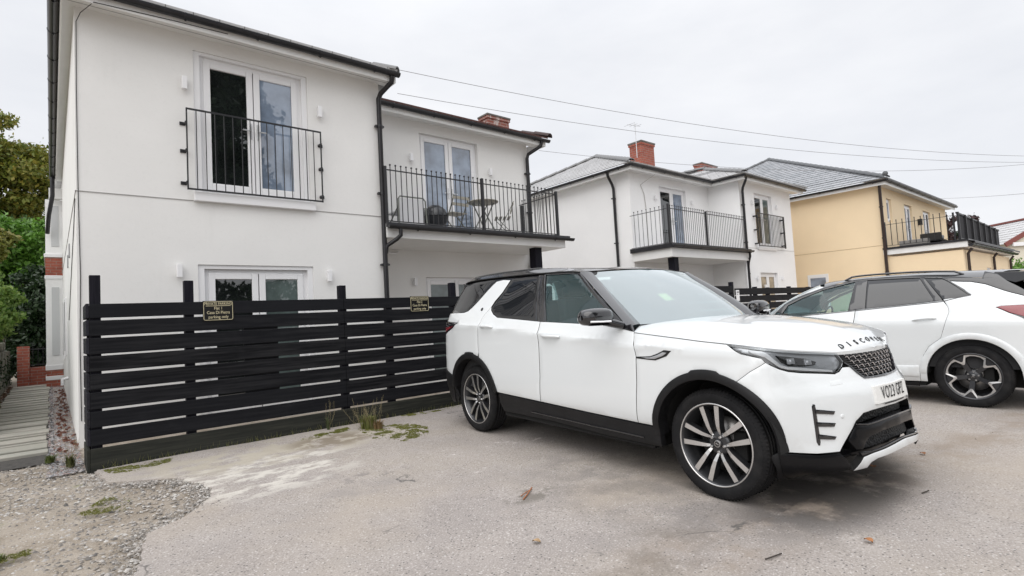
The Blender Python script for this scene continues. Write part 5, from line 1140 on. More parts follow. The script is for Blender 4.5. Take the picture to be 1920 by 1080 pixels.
        for k in range(5):
            def arm(k_):
                mb = MB(); c = 82+36
                T = [pol(.03, c-40), pol(Rr*.62, c-9), pol(Rr*.62, c+9), pol(.03, c+40)]
                mb.add([(p[0], yf+(.026 if i in (0, 3) else .005), p[1]) for i, p in enumerate(T)] + [(p[0]*1.1, yf+.06, p[1]*1.1) for p in T], [(0,1,2,3),(0,4,5,1),(1,5,6,2),(2,6,7,3)])
                W = [pol(Rr*.62, c-9), pol(Rr*.97, c-14), pol(Rr*.97, c+14), pol(Rr*.62, c+9)]
                mb.add([(p[0], yf+.012, p[1]) for p in W] + [(p[0], yf+.06, p[1]) for p in W], [(0,1,2,3),(0,4,5,1),(2,6,7,3)]); return mb
            if s0 is None: s0 = obj('spoke', arm(0), m_rimdark, e)
            else: inst(s0, e, (0, 0, 0), (0, -k*2*math.pi/5, 0))
        obj('hub', MB().lathe([(.001, yf+.018), (.05, yf+.02), (.075, yf+.035), (.07, .02)], 36, 'y'), m_rimdark, e); obj('hub_cap', MB().lathe([(.001, yf+.010), (.022, yf+.011), (.027, yf+.02)], 26, 'y'), m_gloss, e)
        obj('cap_emblem', MB().bar((-.010, yf+.0085, -.012), (.004, yf+.0085, .012), .004).bar((.010, yf+.0085, -.010), (-.004, yf+.0085, .004), .004), m_alloy, e)
        s0 = None
        for k in range(5):
            a = R(82) + k*2*math.pi/5; p = (.048*math.cos(a), 0, .048*math.sin(a))
            if s0 is None: s0 = obj('wheel_nut', MB().lathe([(.001, yf+.014), (.009, yf+.014), (.0095, yf+.03)], 6, 'y', smooth=False), m_steel, e); s0.location = p
            else: inst(s0, e, p)
    return e
def arch_liner(root, x, z, r, yo, yi):
    for s_ in (-1, 1):
        mb = MB(); A = np.array([[(x + r*math.cos(a), s_*yo, z + r*math.sin(a)) for a in np.linspace(R(2), R(178), 30)], [(x + r*math.cos(a), s_*yi, z + r*math.sin(a)) for a in np.linspace(R(2), R(178), 30)]]); mb.grid(A)
        mb.add([(x + r*math.cos(a), s_*yi, z + r*math.sin(a)) for a in np.linspace(0, math.pi, 30)], [tuple(range(30))])
        obj('arch_liner', mb, m_under_gap, root)
ca_root = car('parked_car', 'big white SUV with black roof and reg VO23 GPZ, parked nose out from the fence', (4.1958, 1.8222, -.038), -94.8, -.0137)
K = skA; CA = ca_root; AS, RS, AZ = 1.372, 4.295, .39; GA = .472
def rnd(P): return P
SEAM = [(.985, .932), (1.075, .880), (1.165, .812)]
def arcpts(cs, r, z_from, z_to, front):
    """arch edge between two heights on one flank of the wheel"""
    pass
def ang(cs, r, s, z): return math.degrees(math.atan2(z - AZ, s - cs))
# heights where the arches meet the sill line
F_arc = lambda a0, a1: arc(AS, AZ, GA, a0, a1, 30); R_arc = lambda a0, a1: arc(RS, AZ, .490, a0, a1, 30)
bon = [(1.994, 1.116), (1.79, 1.097), (1.59, 1.080), (1.40, 1.062), (1.221, 1.048), (1.038, 1.028), (.817, 1.000), (.547, .973), (.425, .962)]
panel(CA, K, 'front_wing', [(1.988, .449)] + [(1.955, .75), (1.952, .94), (1.994, 1.110)] + [(b[0], b[1] - .006) for b in bon[1:5]] + [(1.125, .985), (1.008, .957)] + SEAM[:] + F_arc(116, 8)[:0] + [p for p in F_arc(116, 7) if p[0] > 1.165][0:] + [(1.845, .447)], m_paint)
# the front door, rear door, quarter
panel(CA, K, 'front_door', [(3.124, .484), (3.096, .713), (3.098, .968), (3.112, 1.100), (3.118, 1.208), (2.31, 1.172), (1.996, 1.120), (1.955, .943), (1.958, .75), (1.990, .449), (2.5, .463)], m_paint)
rd_gap = [(3.985, 1.374), (4.075, 1.27), (4.125, 1.12), (4.125, .98), (4.116, .90)]
panel(CA, K, 'rear_door', [(3.128, .484), (3.100, .713), (3.102, .968), (3.116, 1.1), (3.122, 1.208), (3.5, 1.236), (3.818, 1.258), (3.905, 1.292), (3.965, 1.335)] + rd_gap + [p for p in R_arc(112, 166) if p[1] < .86] + [(3.792, .505)], m_paint)
panel(CA, K, 'rear_quarter', rd_gap[::-1] + [(3.955, 1.43), (3.874, 1.515), (3.803, 1.640), (3.93, 1.652), (4.05, 1.643), (4.11, 1.60), (4.199, 1.525), (4.29, 1.445), (4.368, 1.376), (4.42, 1.341), (4.499, 1.324), (4.9, 1.324), (5.10, 1.324), (5.10, 1.235), (4.96, 1.232), (4.571, 1.216), (4.684, 1.160), (4.93, 1.085), (5.08, 1.055), (5.08, .69), (4.93, .665), (4.69, .60)] + [p for p in R_arc(22, 112)][2:-1], m_paint)
panel(CA, K, 'tailgate', [(5.105, .70), (5.105, 1.322), (5.97, 1.322), (5.97, .70)], m_paint)
panel(CA, K, 'tail_lamp', [(4.575, 1.215), (4.96, 1.231), (5.10, 1.233), (5.10, 1.060), (4.93, 1.09), (4.684, 1.165)], m_gloss, off=.004)
panel(CA, K, 'tail_lens', [(4.66, 1.180), (5.08, 1.15), (5.08, 1.08), (4.93, 1.105), (4.70, 1.168)], m_red, off=.007)
panel(CA, K, 'rear_bumper', [(4.70, .595), (4.93, .660), (5.10, .69), (5.97, .69), (5.97, .30), (5.1, .27), (4.80, .30), (4.755, .45)], m_plast, off=.01)
# front bumper in one piece across the nose
half = [(.0, .604), (.069, .604), (.20, .601), (.267, .598), (.352, .588), (.42, .546), (.455, .503), (.569, .383), (.72, .384), (.905, .402), (.916, .405)]
half += [p for p in arc(AS, AZ, GA, 178, 116, 24) if p[1] > .41 and p[0] < 1.165] + SEAM[::-1] + [(.953, .915), (.891, .888), (.829, .869), (.747, .856), (.588, .841), (.49, .831), (.450, .842), (.415, .866), (.343, .866), (.302, .828), (.252, .794), (.12, .789), (0, .788)]
panel(CA, K, 'front_bumper', half + [(-s, z) for s, z in half[::-1] if s > 1e-6], m_paint, both=False, thick=.05)
# lower valance, beam, grilles, skid plate
val = [(0, .612), (.20, .608), (.27, .603), (.36, .592), (.43, .545), (.465, .505), (.575, .392), (.916, .408), (.895, .262), (.862, .222), (.756, .25), (.48, .256), (.30, .30), (0, .33)]
panel(CA, K, 'lower_valance', sym(val), m_satin, off=-.085, both=False)
panel(CA, K, 'corner_skirt', [(.575, .376), (.72, .377), (.920, .398), (.945, .40), (.935, .33), (.912, .255), (.862, .225), (.756, .260), (.49, .262), (.50, .30)], m_satin, off=.004, thick=.05)
panel(CA, K, 'air_dam', [(.935, .40), (1.0, .37), (.965, .30), (.93, .20), (.86, .215), (.90, .27)], m_plast, off=-.01)
m_grid = NT('black_grille_mesh'); 
def _gm():
    t = m_grid; v = t.coord('Object', (1, 60, 60)); vo = t.n('ShaderNodeTexVoronoi'); vo.inputs['Scale'].default_value = 1.0; t.l(v, vo.inputs['Vector']); t.set(Base_Color=(.003, .003, .0035), Roughness=.6); t.bump(vo.outputs['Distance'], .8, .01); return t.m
m_grid = _gm()
panel(CA, K, 'upper_intake', sym([(0, .600), (.20, .596), (.345, .584), (.412, .545), (.43, .532), (.342, .522), (.20, .534), (0, .542)]), m_grid, off=-.055, both=False)
panel(CA, K, 'bumper_beam', sym([(0, .541), (.10, .540), (.206, .531), (.342, .519), (.43, .529), (.462, .490), (.50, .44), (.455, .383), (.408, .378), (.375, .41), (.335, .446), (.22, .462), (.117, .469), (0, .472)]), m_satin, off=.006, both=False, thick=.07, edge=.006)
panel(CA, K, 'beam_ledge', sym([(0, .546), (.206, .536), (.342, .524), (.43, .534), (.43, .527), (.342, .516), (.206, .528), (0, .538)]), m_gloss, off=.012, both=False, gap=0)
panel(CA, K, 'lower_grille', sym([(0, .470), (.117, .464), (.336, .443), (.400, .380), (.164, .385), (0, .398)]), m_grid, off=-.045, both=False)
panel(CA, K, 'lip_strip', sym([(0, .398), (.154, .387), (.36, .366), (.445, .372), (.43, .345), (.35, .357), (.164, .374), (0, .388)]), m_gloss, off=.012, both=False)
panel(CA, K, 'skid_plate', sym([(0, .386), (.164, .372), (.35, .355), (.425, .342), (.482, .266), (.385, .274), (.364, .305), (.314, .322), (.061, .338), (0, .342)]), m_paint, off=.016, both=False, thick=.05)
# air curtain fins
panel(CA, K, 'corner_vent', [(.726, .660), (.716, .675), (.700, .672), (.697, .640), (.688, .450), (.694, .428), (.706, .428), (.717, .450)], m_gloss, off=.003)
for q in ([(.706, .644), (.60, .627), (.566, .622), (.580, .600), (.62, .606), (.706, .616)], [(.706, .570), (.60, .556), (.572, .552), (.586, .529), (.62, .532), (.706, .540)], [(.702, .499), (.60, .478), (.578, .474), (.592, .455), (.62, .457), (.702, .467)]): panel(CA, K, 'vent_fin', q, m_gloss, off=.008, thick=.03)
for s_, z in ((.516, .585), (.919, .511)):
    for sd in (1, -1): p = K.at([s_*sd], [z], .002)[0]; nrm = K.normal([s_*sd], [z])[0]; obj('parking_sensor', MB().lathe([(.001, .002), (.010, .002), (.0125, .0005), (.0135, -.002)], 18, 'z'), m_paint, CA).matrix_basis = Matrix.Translation(p) @ Vector(nrm).to_track_quat('Z', 'Y').to_matrix().to_4x4()
panel(CA, K, 'washer_flap', [(.55, .790), (.455, .797), (.455, .770), (.55, .765)], m_paint, off=.0025, gap=0, edge=.002)
# headlamps
lamp = [(1.212, 1.046), (1.125, .984), (1.008, .957), (.953, .918), (.891, .891), (.829, .872), (.747, .859), (.588, .844), (.49, .834), (.456, .845), (.42, .868), (.392, .900), (.425, .955), (.547, .967), (.817, .994), (1.038, 1.023)]
hl = panel(CA, K, 'headlamp', lamp, m_silverp, off=-.028, thick=.03)
for o_, sd in zip(hl, (1, -1)):
    panel(CA, K, 'lamp_lens', lamp, m_lens, off=.002, thick=.006, parent=o_, sides=(sd,), gap=.003)
    panel(CA, K, 'projector_housing', [(.885, .972), (.78, .958), (.66, .940), (.585, .915), (.60, .895), (.70, .893), (.80, .902), (.845, .93)], m_black, off=-.016, parent=o_, sides=(sd,))
    panel(CA, K, 'daylight_strip', [(1.080, 1.012), (1.0, 1.000), (.955, .981), (.905, .945), (.862, .911), (.82, .899), (.70, .884), (.575, .868), (.49, .856), (.49, .845), (.58, .855), (.70, .868), (.815, .881), (.875, .897), (.935, .935), (.98, .962), (1.06, .985)], m_ledw, off=-.010, parent=o_, sides=(sd,), gap=0)
    panel(CA, K, 'lamp_edge', [(.953, .922), (.891, .896), (.829, .880), (.747, .866), (.588, .851), (.49, .841), (.456, .848), (.456, .840), (.49, .832), (.588, .842), (.747, .857), (.829, .869), (.891, .888), (.953, .913)], m_black, off=-.006, parent=o_, sides=(sd,), gap=0)
    for s_, z in ((.79, .930), (.66, .917)):
        p = K.at([s_*sd], [z], -.010)[0]; nrm = K.normal([s_*sd], [z])[0]; o2 = obj('projector', MB().box(-.026, .026, -.018, .018, -.01, .004).lathe([(.001, .010), (.010, .008), (.016, .002)], 16, 'z'), m_silverp, o_, bevel=.003); o2.matrix_basis = Matrix.Translation(p) @ Vector(nrm).to_track_quat('Z', 'Y').to_matrix().to_4x4()
# upper grille: dark tray with rows of bright chevrons
gr_half = [(0, .957), (.411, .957), (.385, .893), (.340, .866), (.302, .830), (.252, .796), (.12, .792), (0, .791)]
gr = panel(CA, K, 'grille', sym(gr_half), m_black, off=-.03, both=False)[0]
panel(CA, K, 'grille_frame', [(.252, .796), (.302, .830), (.340, .866), (.385, .893), (.398, .893), (.352, .862), (.312, .824), (.258, .786), (.12, .781), (0, .780), (0, .790), (.12, .791)], m_gloss, off=.006, parent=gr, gap=0)
GP = sym(gr_half); GI = inset(dens(GP if area(GP) > 0 else GP[::-1], .03), .008)
row = 0
for z in np.arange(.806, .96, .0285):
    row += 1
    for s_ in np.arange(-.50, .50, .066):
        s2 = s_ + (.033 if row % 2 else 0)
        if not (inpoly((s2 - .022, z), GI) and inpoly((s2 + .022, z), GI)): continue
        mb = MB(); P = [(-.030, .007), (-.010, .002), (-.002, -.010), (.005, .005), (.014, .011), (.030, .007)]; wd = .0046
        A = K.at([s2 + p[0] for p in P], [z + p[1] + wd*.5 for p in P], -.006); B = K.at([s2 + p[0] for p in P], [z + p[1] - wd*.5 for p in P], -.009); Cc = K.at([s2 + p[0] for p in P], [z + p[1] - wd*.8 for p in P], -.028)
        mb.grid(np.array([A, B, Cc]), False); obj('grille_chevron', mb, m_chrome, gr)
for z in np.arange(.792, .962, .0131):                                     # dark lattice behind
    ss = [s_ for s_ in np.arange(-.45, .451, .02) if inpoly((s_, z), GP)]
    if len(ss) > 2: obj('grille_bar', MB().grid(np.array([K.at(ss, [z + .0016]*len(ss), -.014), K.at(ss, [z - .0016]*len(ss), -.013), K.at(ss, [z - .0016]*len(ss), -.03)])), m_gloss, gr)
# number plate
pl_s = np.linspace(-.238, .238, 15)
def plate_at(y, z, off):
    y = np.asarray(y, float); z = np.asarray(z, float); p = K.at(-y, z, 0.0); fx = K.at(np.zeros_like(y), z, 0.0)[:, 0]; p[:, 0] = .45*fx + .55*p[:, 0] + off; p[:, 1] = y; return p
rimp = [(y, .632) for y in pl_s] + [(.238, .738 - .0)] + [(y, .738) for y in pl_s[::-1]] + [(-.238, .632)]
ry, rz_ = np.array([q[0] for q in rimp]), np.array([q[1] for q in rimp])
pl = obj('number_plate', MB().grid(np.array([plate_at(pl_s, [z]*15, .006) for z in (.632, .738)])).grid(np.array([plate_at(ry, rz_, .006), plate_at(ry, rz_, -.03)]), False), m_platew, CA)
obj('plate_strip', MB().grid(np.array([plate_at(np.linspace(-.15, .15, 9), [z]*9, .004) for z in (.619, .627)])), m_black, pl)
me = text_mesh('VO23 GPZ', .108, .60, spacing=1.16); co_ = np.array([v.co[:] for v in me.vertices]); P_ = plate_at(co_[:, 0], .688 + co_[:, 1], .0072)
for v, p in zip(me.vertices, P_): v.co = p
o2 = obj('lettering', me, m_black, pl); sd_ = o2.modifiers.new('weight', 'SOLIDIFY'); sd_.thickness = .001; sd_.offset = 0
# bonnet
E_ = resamp(K.at([b[0] for b in bon] + [.30, .16, 0], [b[1] for b in bon] + [.9605, .9605, .9605], 0.0), 70)
cx_ = np.array([-.45, -.2, 0, .2, .38, .48, .55, .595, .612]); cz_ = np.array([1.200, 1.190, 1.170, 1.138, 1.095, 1.060, 1.025, .988, .9605])
def bon_c(i):                                                               # centreline partner of edge point i
    ex = E_[:, 0]; f = (ex[i] - ex[0]) / (ex[-1] - ex[0]); x = -.45 + f**.92 * (.612 + .45); return np.array([x, 0, float(pchip(cx_, cz_, [x])[0])])
def bonnet_pt(i, t):
    C_ = bon_c(i); e = E_[i]; w = 1 - (1 - t)**2.5; rid = .010*math.exp(-((t - .42)/.10)**2) * min(1, i/10) * max(0, 1 - i/62)
    q_ = E_[0][1]*(1-t); xr = -.45 - .30*min(1, abs(q_)/.735)**2.2 if t > .2 else (E_[0][0] - (E_[0][0] + .735)*t/.2)
    cor = (xr - (E_[0][0]*(1-t) - .45*t)) * max(0, 1 - i/18)**2
    return np.array([e[0]*(1-t) + C_[0]*t + cor, e[1]*(1-t), e[2] + (C_[2] - e[2])*w + rid])
T_ = np.concatenate([np.linspace(0, .2, 9)[:-1], np.linspace(.2, 1, 15)])
Hh = np.array([[bonnet_pt(i, t) for t in T_] for i in range(len(E_))]); Hl = Hh * np.array([1, -1, 1])
mb = MB(); mb.grid(np.concatenate([Hh, Hl[:, ::-1][:, 1:]], 1)); lipA = E_ + np.array([0, 0, -.0]); 
for sg in (1, -1):
    A = E_*np.array([1, sg, 1]); B = A + np.array([0, -sg*.0, -.02]) - np.array([.0, 0, 0]); B[:, 1] *= .985; mb.grid(np.array([A, B]), False)
mb.grid(np.array([Hh[0], Hh[0] - np.array([0, 0, .03])]), False); mb.grid(np.array([Hl[0], Hl[0] - np.array([0, 0, .03])]), False)
bonnet = obj('bonnet', mb, m_paint, CA, fixn=True)
# letters along the bonnet nose
letters = 'DISCOVERY'; ny = np.linspace(-.315, .315, 9)
def bon_at_old(y, x):
    best = None
    for i in range(30, len(E_)):
        for t in np.linspace(0, 1, 41):
            p = bonnet_pt(i, t); dd = (p[0]-x)**2 + (p[1]-(-abs(y)))**2
            if best is None or dd < best[0]: best = (dd, p)
    p = best[1].copy(); p[1] = y; return p
BG = np.array([[bonnet_pt(i, t) for t in np.linspace(0, 1, 81)] for i in range(25, len(E_))]).reshape(-1, 3)
def bon_at(y, x):
    d2 = (BG[:, 0]-x)**2 + (BG[:, 1]+abs(y))**2; w = np.exp(-d2/.012**2) + 1e-12; return np.array([x, y, float((w*BG[:, 2]).sum()/w.sum())])
for ch, y in zip(letters, ny):
    x = .568 - .30*y*y; p0 = bon_at(y, x); p1 = bon_at(y, x + .03); p2 = bon_at(y + (.02 if y < 0 else -.02), x); up_ = Vector(p0 - p1).normalized(); rt = Vector((-.76*y, 1, 0)); 
    rt.z = (p2[2]-p0[2])/(p2[1]-p0[1]+1e-9); rt.normalize(); nm = rt.cross(up_).normalized(); up_ = nm.cross(rt)
    o2 = obj('bonnet_letter', text_mesh(ch, .052, .95, .0012, bold=.0012), m_black, bonnet); o2.matrix_basis = Matrix(((rt.x, up_.x, nm.x, p0[0] + nm.x*.004), (rt.y, up_.y, nm.y, y + nm.y*.004), (rt.z, up_.z, nm.z, p0[2] + nm.z*.004), (0, 0, 0, 1)))
    sdm = o2.modifiers.new('weight', 'SOLIDIFY'); sdm.thickness = .0012; sdm.offset = 0
# windscreen, pillars, roof
nq = 25; qs = np.linspace(-1, 1, nq)
WB = np.array([(-.44 - .30*abs(u)**2.2, .735*u, 1.168 - .004*u*u) for u in qs]); WT = np.array([(-1.245 - .085*abs(u)**2.2, .655*u, 1.645 - .022*u*u) for u in qs])
WG = loft(WB, WT, 14); WG += (4*np.linspace(0, 1, 14)*(1-np.linspace(0, 1, 14)))[:, None, None] * (1-qs**2)[None, :, None] * np.array([.03, 0, .042])
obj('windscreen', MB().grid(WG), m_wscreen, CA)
obj('windscreen_edge', MB().grid(loft(WT, WT*.07 + (WB*.93 + 0)*0 + WT*.93 - (WT - WB)*.055, 3)).grid(loft(WB + (WT-WB)*.0, WB + (WT-WB)*.05, 3)), m_black, CA)
obj('cowl', MB().grid(loft(WB + np.array([.0, 0, -.004]), WB + np.array([.11, 0, -.045]), 3)), m_plast, CA)
apo = K.at([2.060, 2.13, 2.25, 2.36, 2.47, 2.60, 2.745], [1.150, 1.205, 1.298, 1.378, 1.456, 1.540, 1.632], .004)
for sg in (1, -1):
    A = resamp(apo*np.array([1, sg, 1]), 14); j = 0 if sg == 1 else -1; g = WG; B = g[:, j if sg == 1 else -1, :] if True else None
    obj('windscreen_pillar', MB().grid(loft(A, B + np.array([0, 0, .004]), 5, (.012, -.008*sg, .006))), m_gloss, CA)
panel(CA, K, 'window_frame', [(2.06, 1.15), (2.745, 1.634), (2.86, 1.650), (3.25, 1.668), (3.25, 1.645), (2.80, 1.622), (2.755, 1.605), (2.17, 1.185)], m_gloss, off=.002)
panel(CA, K, 'side_glass', [(2.165, 1.190), (2.755, 1.606), (2.80, 1.622), (3.225, 1.646), (3.035, 1.205), (2.4, 1.178)], m_glass, off=-.006, thick=.004, gap=0)
panel(CA, K, 'sail_panel', [(2.32, 1.168), (1.996, 1.118), (2.035, 1.178), (2.075, 1.168), (2.16, 1.188), (2.20, 1.215)], m_gloss, off=.004)
panel(CA, K, 'door_pillar', [(3.03, 1.204), (3.235, 1.650), (3.34, 1.655), (3.16, 1.209)], m_gloss, off=.001)
panel(CA, K, 'pillar_strip', [(3.098, 1.205), (3.288, 1.652), (3.296, 1.652), (3.106, 1.205)], m_rimdark, off=.003, gap=0)
panel(CA, K, 'rear_window_surround', [(3.13, 1.20), (3.32, 1.672), (3.9, 1.688), (4.3, 1.692), (4.76, 1.680), (4.95, 1.66), (5.2, 1.62), (5.2, 1.32), (4.50, 1.318), (4.0, 1.30), (3.8, 1.25)], m_gloss, off=-.012, sides=(1,))
panel(CA, K, 'rear_door_glass', [(3.172, 1.213), (3.345, 1.640), (3.56, 1.652), (3.785, 1.650), (3.868, 1.507), (3.952, 1.402), (3.972, 1.368), (3.962, 1.338), (3.90, 1.298), (3.815, 1.264), (3.5, 1.241)], m_privacy, off=-.004, gap=0, sides=(1,))
panel(CA, K, 'rear_door_glass', [(3.13, 1.208), (3.30, 1.66), (3.56, 1.675), (3.80, 1.675), (3.868, 1.507), (3.952, 1.402), (3.972, 1.368), (3.962, 1.338), (3.90, 1.298), (3.815, 1.264), (3.5, 1.241)], m_glass_dark, off=-.004, gap=0, sides=(-1,))
panel(CA, K, 'quarter_glass', [(4.073, 1.632), (4.20, 1.532), (4.30, 1.445), (4.378, 1.378), (4.43, 1.345), (4.505, 1.328), (4.62, 1.330), (4.99, 1.40), (4.93, 1.56), (4.87, 1.652), (4.40, 1.667), (4.08, 1.66)], m_privacy, off=-.003, gap=0, sides=(1,))
panel(CA, K, 'quarter_glass', [(4.05, 1.68), (4.20, 1.532), (4.378, 1.378), (4.505, 1.328), (4.62, 1.330), (5.05, 1.34), (4.96, 1.58), (4.87, 1.68)], m_glass_dark, off=-.003, gap=0, sides=(-1,))
panel(CA, K, 'tailgate_glass', [(5.08, 1.345), (5.97, 1.345), (5.97, 1.64), (5.08, 1.64)], m_privacy, off=-.002)
# roof
rs = [2.745, 2.86, 3.05, 3.27, 3.55, 3.83, 4.06, 4.4, 4.76, 4.95]; rz = [1.634, 1.650, 1.661, 1.670, 1.680, 1.686, 1.690, 1.692, 1.686, 1.676]
RE = resamp(K.at(rs, rz, 0.004), 50); zc_ = lambda x: float(pchip([-3.72, -3.4, -2.8, -2.2, -1.7, -1.45, -1.25], [1.700, 1.735, 1.748, 1.742, 1.712, 1.685, 1.648], [x])[0])
RG = []
for i, e in enumerate(RE):
    f = i/(len(RE)-1); xc = -1.245 - f*(3.70 - 1.245); rowp = []
    for t in np.concatenate([np.linspace(0, .2, 9)[:-1], np.linspace(.2, 1, 12)]):
        rail = .016*math.exp(-((t - .10)/.05)**2) * min(1, max(0, (f - .10)/.12)); w = 1 - (1 - t)**7 if f > .15 else 1 - (1-t)**(2.2 + f*32)
        rowp.append((e[0]*(1-t**1.5) + xc*t**1.5, e[1]*(1-t), e[2] + (zc_(xc*.6 + e[0]*.4) - e[2])*w + rail))
    RG.append(rowp)
RG = np.array(RG); RL = RG*np.array([1, -1, 1])
mb = MB().grid(np.concatenate([RG, RL[:, ::-1][:, 1:]], 1)); 
bk = np.concatenate([RG[-1], RL[-1][::-1][1:]]); mb.grid(np.array([bk, bk + np.array([.03, 0, -.05])]), False)
obj('roof', mb, m_gloss, CA, fixn=True)
for sg in (1, -1): obj('roof_gutter_trim', MB().tube([tuple((p + np.array([0, -.004, -.006]))*np.array([1, sg, 1])) for p in RE], .007, 6), m_black, CA)
for sg in (1, -1):
    A = np.array([RG[i, 4] for i in range(14, 47, 2)])*np.array([1, sg, 1]); obj('roof_rail', MB().tube([tuple(p + np.array([0, 0, -.002 if 0 < i < len(A)-1 else -.012])) for i, p in enumerate(A)], .013, 8), m_gloss, CA)
obj('roof_antenna', MB().ball((-3.1, 0, 1.77), (.10, .03, .045), 10, 6), m_gloss, CA)
# sill, cladding, arch trims
panel(CA, K, 'sill_cladding', [(1.838, .440), (1.99, .443), (2.5, .457), (3.128, .478), (3.785, .500), (3.815, .40), (3.763, .318), (3.01, .322), (2.313, .298), (1.80, .300), (1.80, .38)], m_plast, off=.006, thick=.05)
panel(CA, K, 'sill_blade', [(1.95, .352), (2.5, .360), (3.3, .375), (3.3, .366), (2.5, .351), (1.95, .343)], m_gloss, off=.016, gap=0)
bump_ = lambda a: .012 if 78 < a < 100 else 0
def trim(cs, ro, ri, a0, a1):
    A = [(cs + (ro + bump_(a))*math.cos(R(a)), AZ + (ro + bump_(a))*math.sin(R(a))) for a in np.linspace(a0, a1, 60)]; B = [(cs + ri*math.cos(R(a)), AZ + ri*math.sin(R(a))) for a in np.linspace(a1, a0, 60)]; return A + B
panel(CA, K, 'wheel_arch_trim', trim(AS, .478, .424, -1, 179), m_plast, off=.011, thick=.10, gap=0, edge=.006); panel(CA, K, 'wheel_arch_trim', trim(RS, .496, .436, 12, 166), m_plast, off=.011, thick=.10, gap=0, edge=.006)
panel(CA, K, 'rear_valance', [(4.70, .60), (4.78, .62), (4.82, .34), (4.74, .30), (4.69, .36), (4.72, .45)], m_plast, off=.0)
# side vent, handles, badge, mirror
panel(CA, K, 'side_vent', [(1.952, .939), (1.86, .944), (1.815, .948), (1.748, .970), (1.69, .995), (1.625, .992), (1.672, .953), (1.77, .920), (1.85, .922), (1.95, .927)], m_black, off=.004, gap=0); panel(CA, K, 'vent_insert', [(1.90, .936), (1.82, .938), (1.75, .958), (1.70, .980), (1.665, .978), (1.70, .955), (1.775, .930), (1.85, .930)], m_silverp, off=.008, gap=0)
for s0_, z0_, s1_, z1_ in ((3.046, 1.088, 2.80, 1.074), (4.062, 1.170, 3.839, 1.160)):
    for sd in (1, -1):
        A = K.at(np.linspace(s0_, s1_, 7)*sd, np.linspace(z0_, z1_, 7), [.004, .022, .029, .030, .029, .022, .004]); obj('door_handle', MB().tube(A, [.010, .013, .0135, .0135, .0135, .013, .010], 10), m_paint, CA)
        c_ = ((s0_+s1_)/2, (z0_+z1_)/2); panel(CA, K, 'handle_cup', [(c_[0] + .055*math.cos(a), c_[1] + .018 + .032*math.sin(a)) for a in np.linspace(0, 6.283, 20)[:-1]], m_paint, off=-.0005, sides=(sd,), gap=0, edge=.003)
for sd in (1, -1): p = K.at([4.14*sd], [1.351], .003)[0]; n_ = K.normal([4.14*sd], [1.351])[0]; obj('pillar_badge', MB().lathe([(.001, .003), (.016, .003), (.020, .0)], 20, 'z'), m_rimdark, CA).matrix_basis = Matrix.Translation(p) @ Vector(n_).to_track_quat('Z', 'Y').to_matrix().to_4x4()
for sg in (-1, 1):
    def mir(u): return Vector((u[0], sg*u[1], u[2]))
    G = []
    for t, k in ((0, .55), (.06, .80), (.2, .95), (.45, 1.0), (.7, .98), (.88, .85), (.97, .6), (1, .3)):
        y = 1.00 + .265*t; G.append([tuple(mir((-.815 + .012*t*0 + .078*k*math.copysign(abs(math.cos(a))**.75, math.cos(a)) - .03*t, y, 1.243 + .068*k*math.copysign(abs(math.sin(a))**.7, math.sin(a)) - .004*t))) for a in np.linspace(0, 2*math.pi, 25)])
    wm = obj('wing_mirror', MB().grid(np.array(G)), m_gloss, CA, fixn=True)
    obj('indicator_strip', MB().tube([mir((-.735, 1.06, 1.205)), mir((-.742, 1.14, 1.205)), mir((-.77, 1.235, 1.208))], .0075, 8), m_ledw, wm); obj('mirror_arm', MB().tube([mir((-.74, .93, 1.165)), mir((-.78, .99, 1.185)), mir((-.81, 1.06, 1.20))], [.03, .034, .03], 10), m_gloss, wm); obj('mirror_base', MB().grid(np.array([[mir((-.80 + .075*math.cos(a)*k, 1.12 + .10*math.sin(a)*k, 1.178 + .006*(1-k))) for a in np.linspace(0, 6.283, 20)] for k in (1, .01)])), m_plast, wm)
# interior and underbody
fl = [(0.45, .62), (.45, -.62)]
obj('underbody', MB().box(-3.45, .48, -.62, .62, .26, .50).box(-2.42, -.52, -.90, .90, .27, .50).box(-3.55, -3.35, -.80, .80, .30, .55), m_under_gap, CA)
obj('inner_shell', MB().box(-3.5, -.55, -.86, .86, .50, .56).box(-3.6, -1.9, -.70, .70, 1.0, 1.02).box(-.62, -.55, -.80, .80, .5, 1.08).box(-.55, .35, -.60, .60, .50, .95), m_int, CA)
obj('engine_bay', MB().box(.35, .56, -.36, .36, .34, .92), m_under_gap, CA)
for sg in (-1, 1): obj('door_card', MB().add([(-.65, sg*.88, .5), (-3.4, sg*.88, .5), (-3.4, sg*.84, 1.20), (-.65, sg*.84, 1.13)], [(0, 1, 2, 3)]), m_int, CA)
obj('dashboard', MB().grid(np.array([[(-.52, y, 1.02), (-.60, y, 1.125), (-.82, y, 1.14), (-.95, y, 1.10), (-.98, y, .80)] for y in np.linspace(-.80, .80, 9)])), m_int, CA)
obj('steering_wheel', MB().tube([(-1.02 - .05*math.sin(a), -.38 + .17*math.cos(a), 1.06 + .16*math.sin(a)) for a in np.linspace(0, 2*math.pi, 28)], .015, 8, False).bar((-1.02, -.53, 1.06), (-1.02, -.23, 1.06), .04, .02), m_seat, CA)
for y in (-.38, .38):
    st_ = obj('front_seat', MB().box(-1.75, -1.25, y-.24, y+.24, .62, .80).prism([(0, 0), (.16, 0), (.02, .68), (-.10, .68)], (-1.80, y-.23, .74), (1, 0, 0), (0, 0, 1), (0, .46, 0)), m_seat, CA, bevel=.03); obj('headrest', MB().box(-1.93, -1.83, y-.13, y+.13, 1.44, 1.60), m_seat, st_, bevel=.03)
obj('rear_bench', MB().box(-2.7, -2.2, -.66, .66, .62, .82).box(-2.85, -2.65, -.66, .66, .75, 1.42), m_seat, CA, bevel=.04)
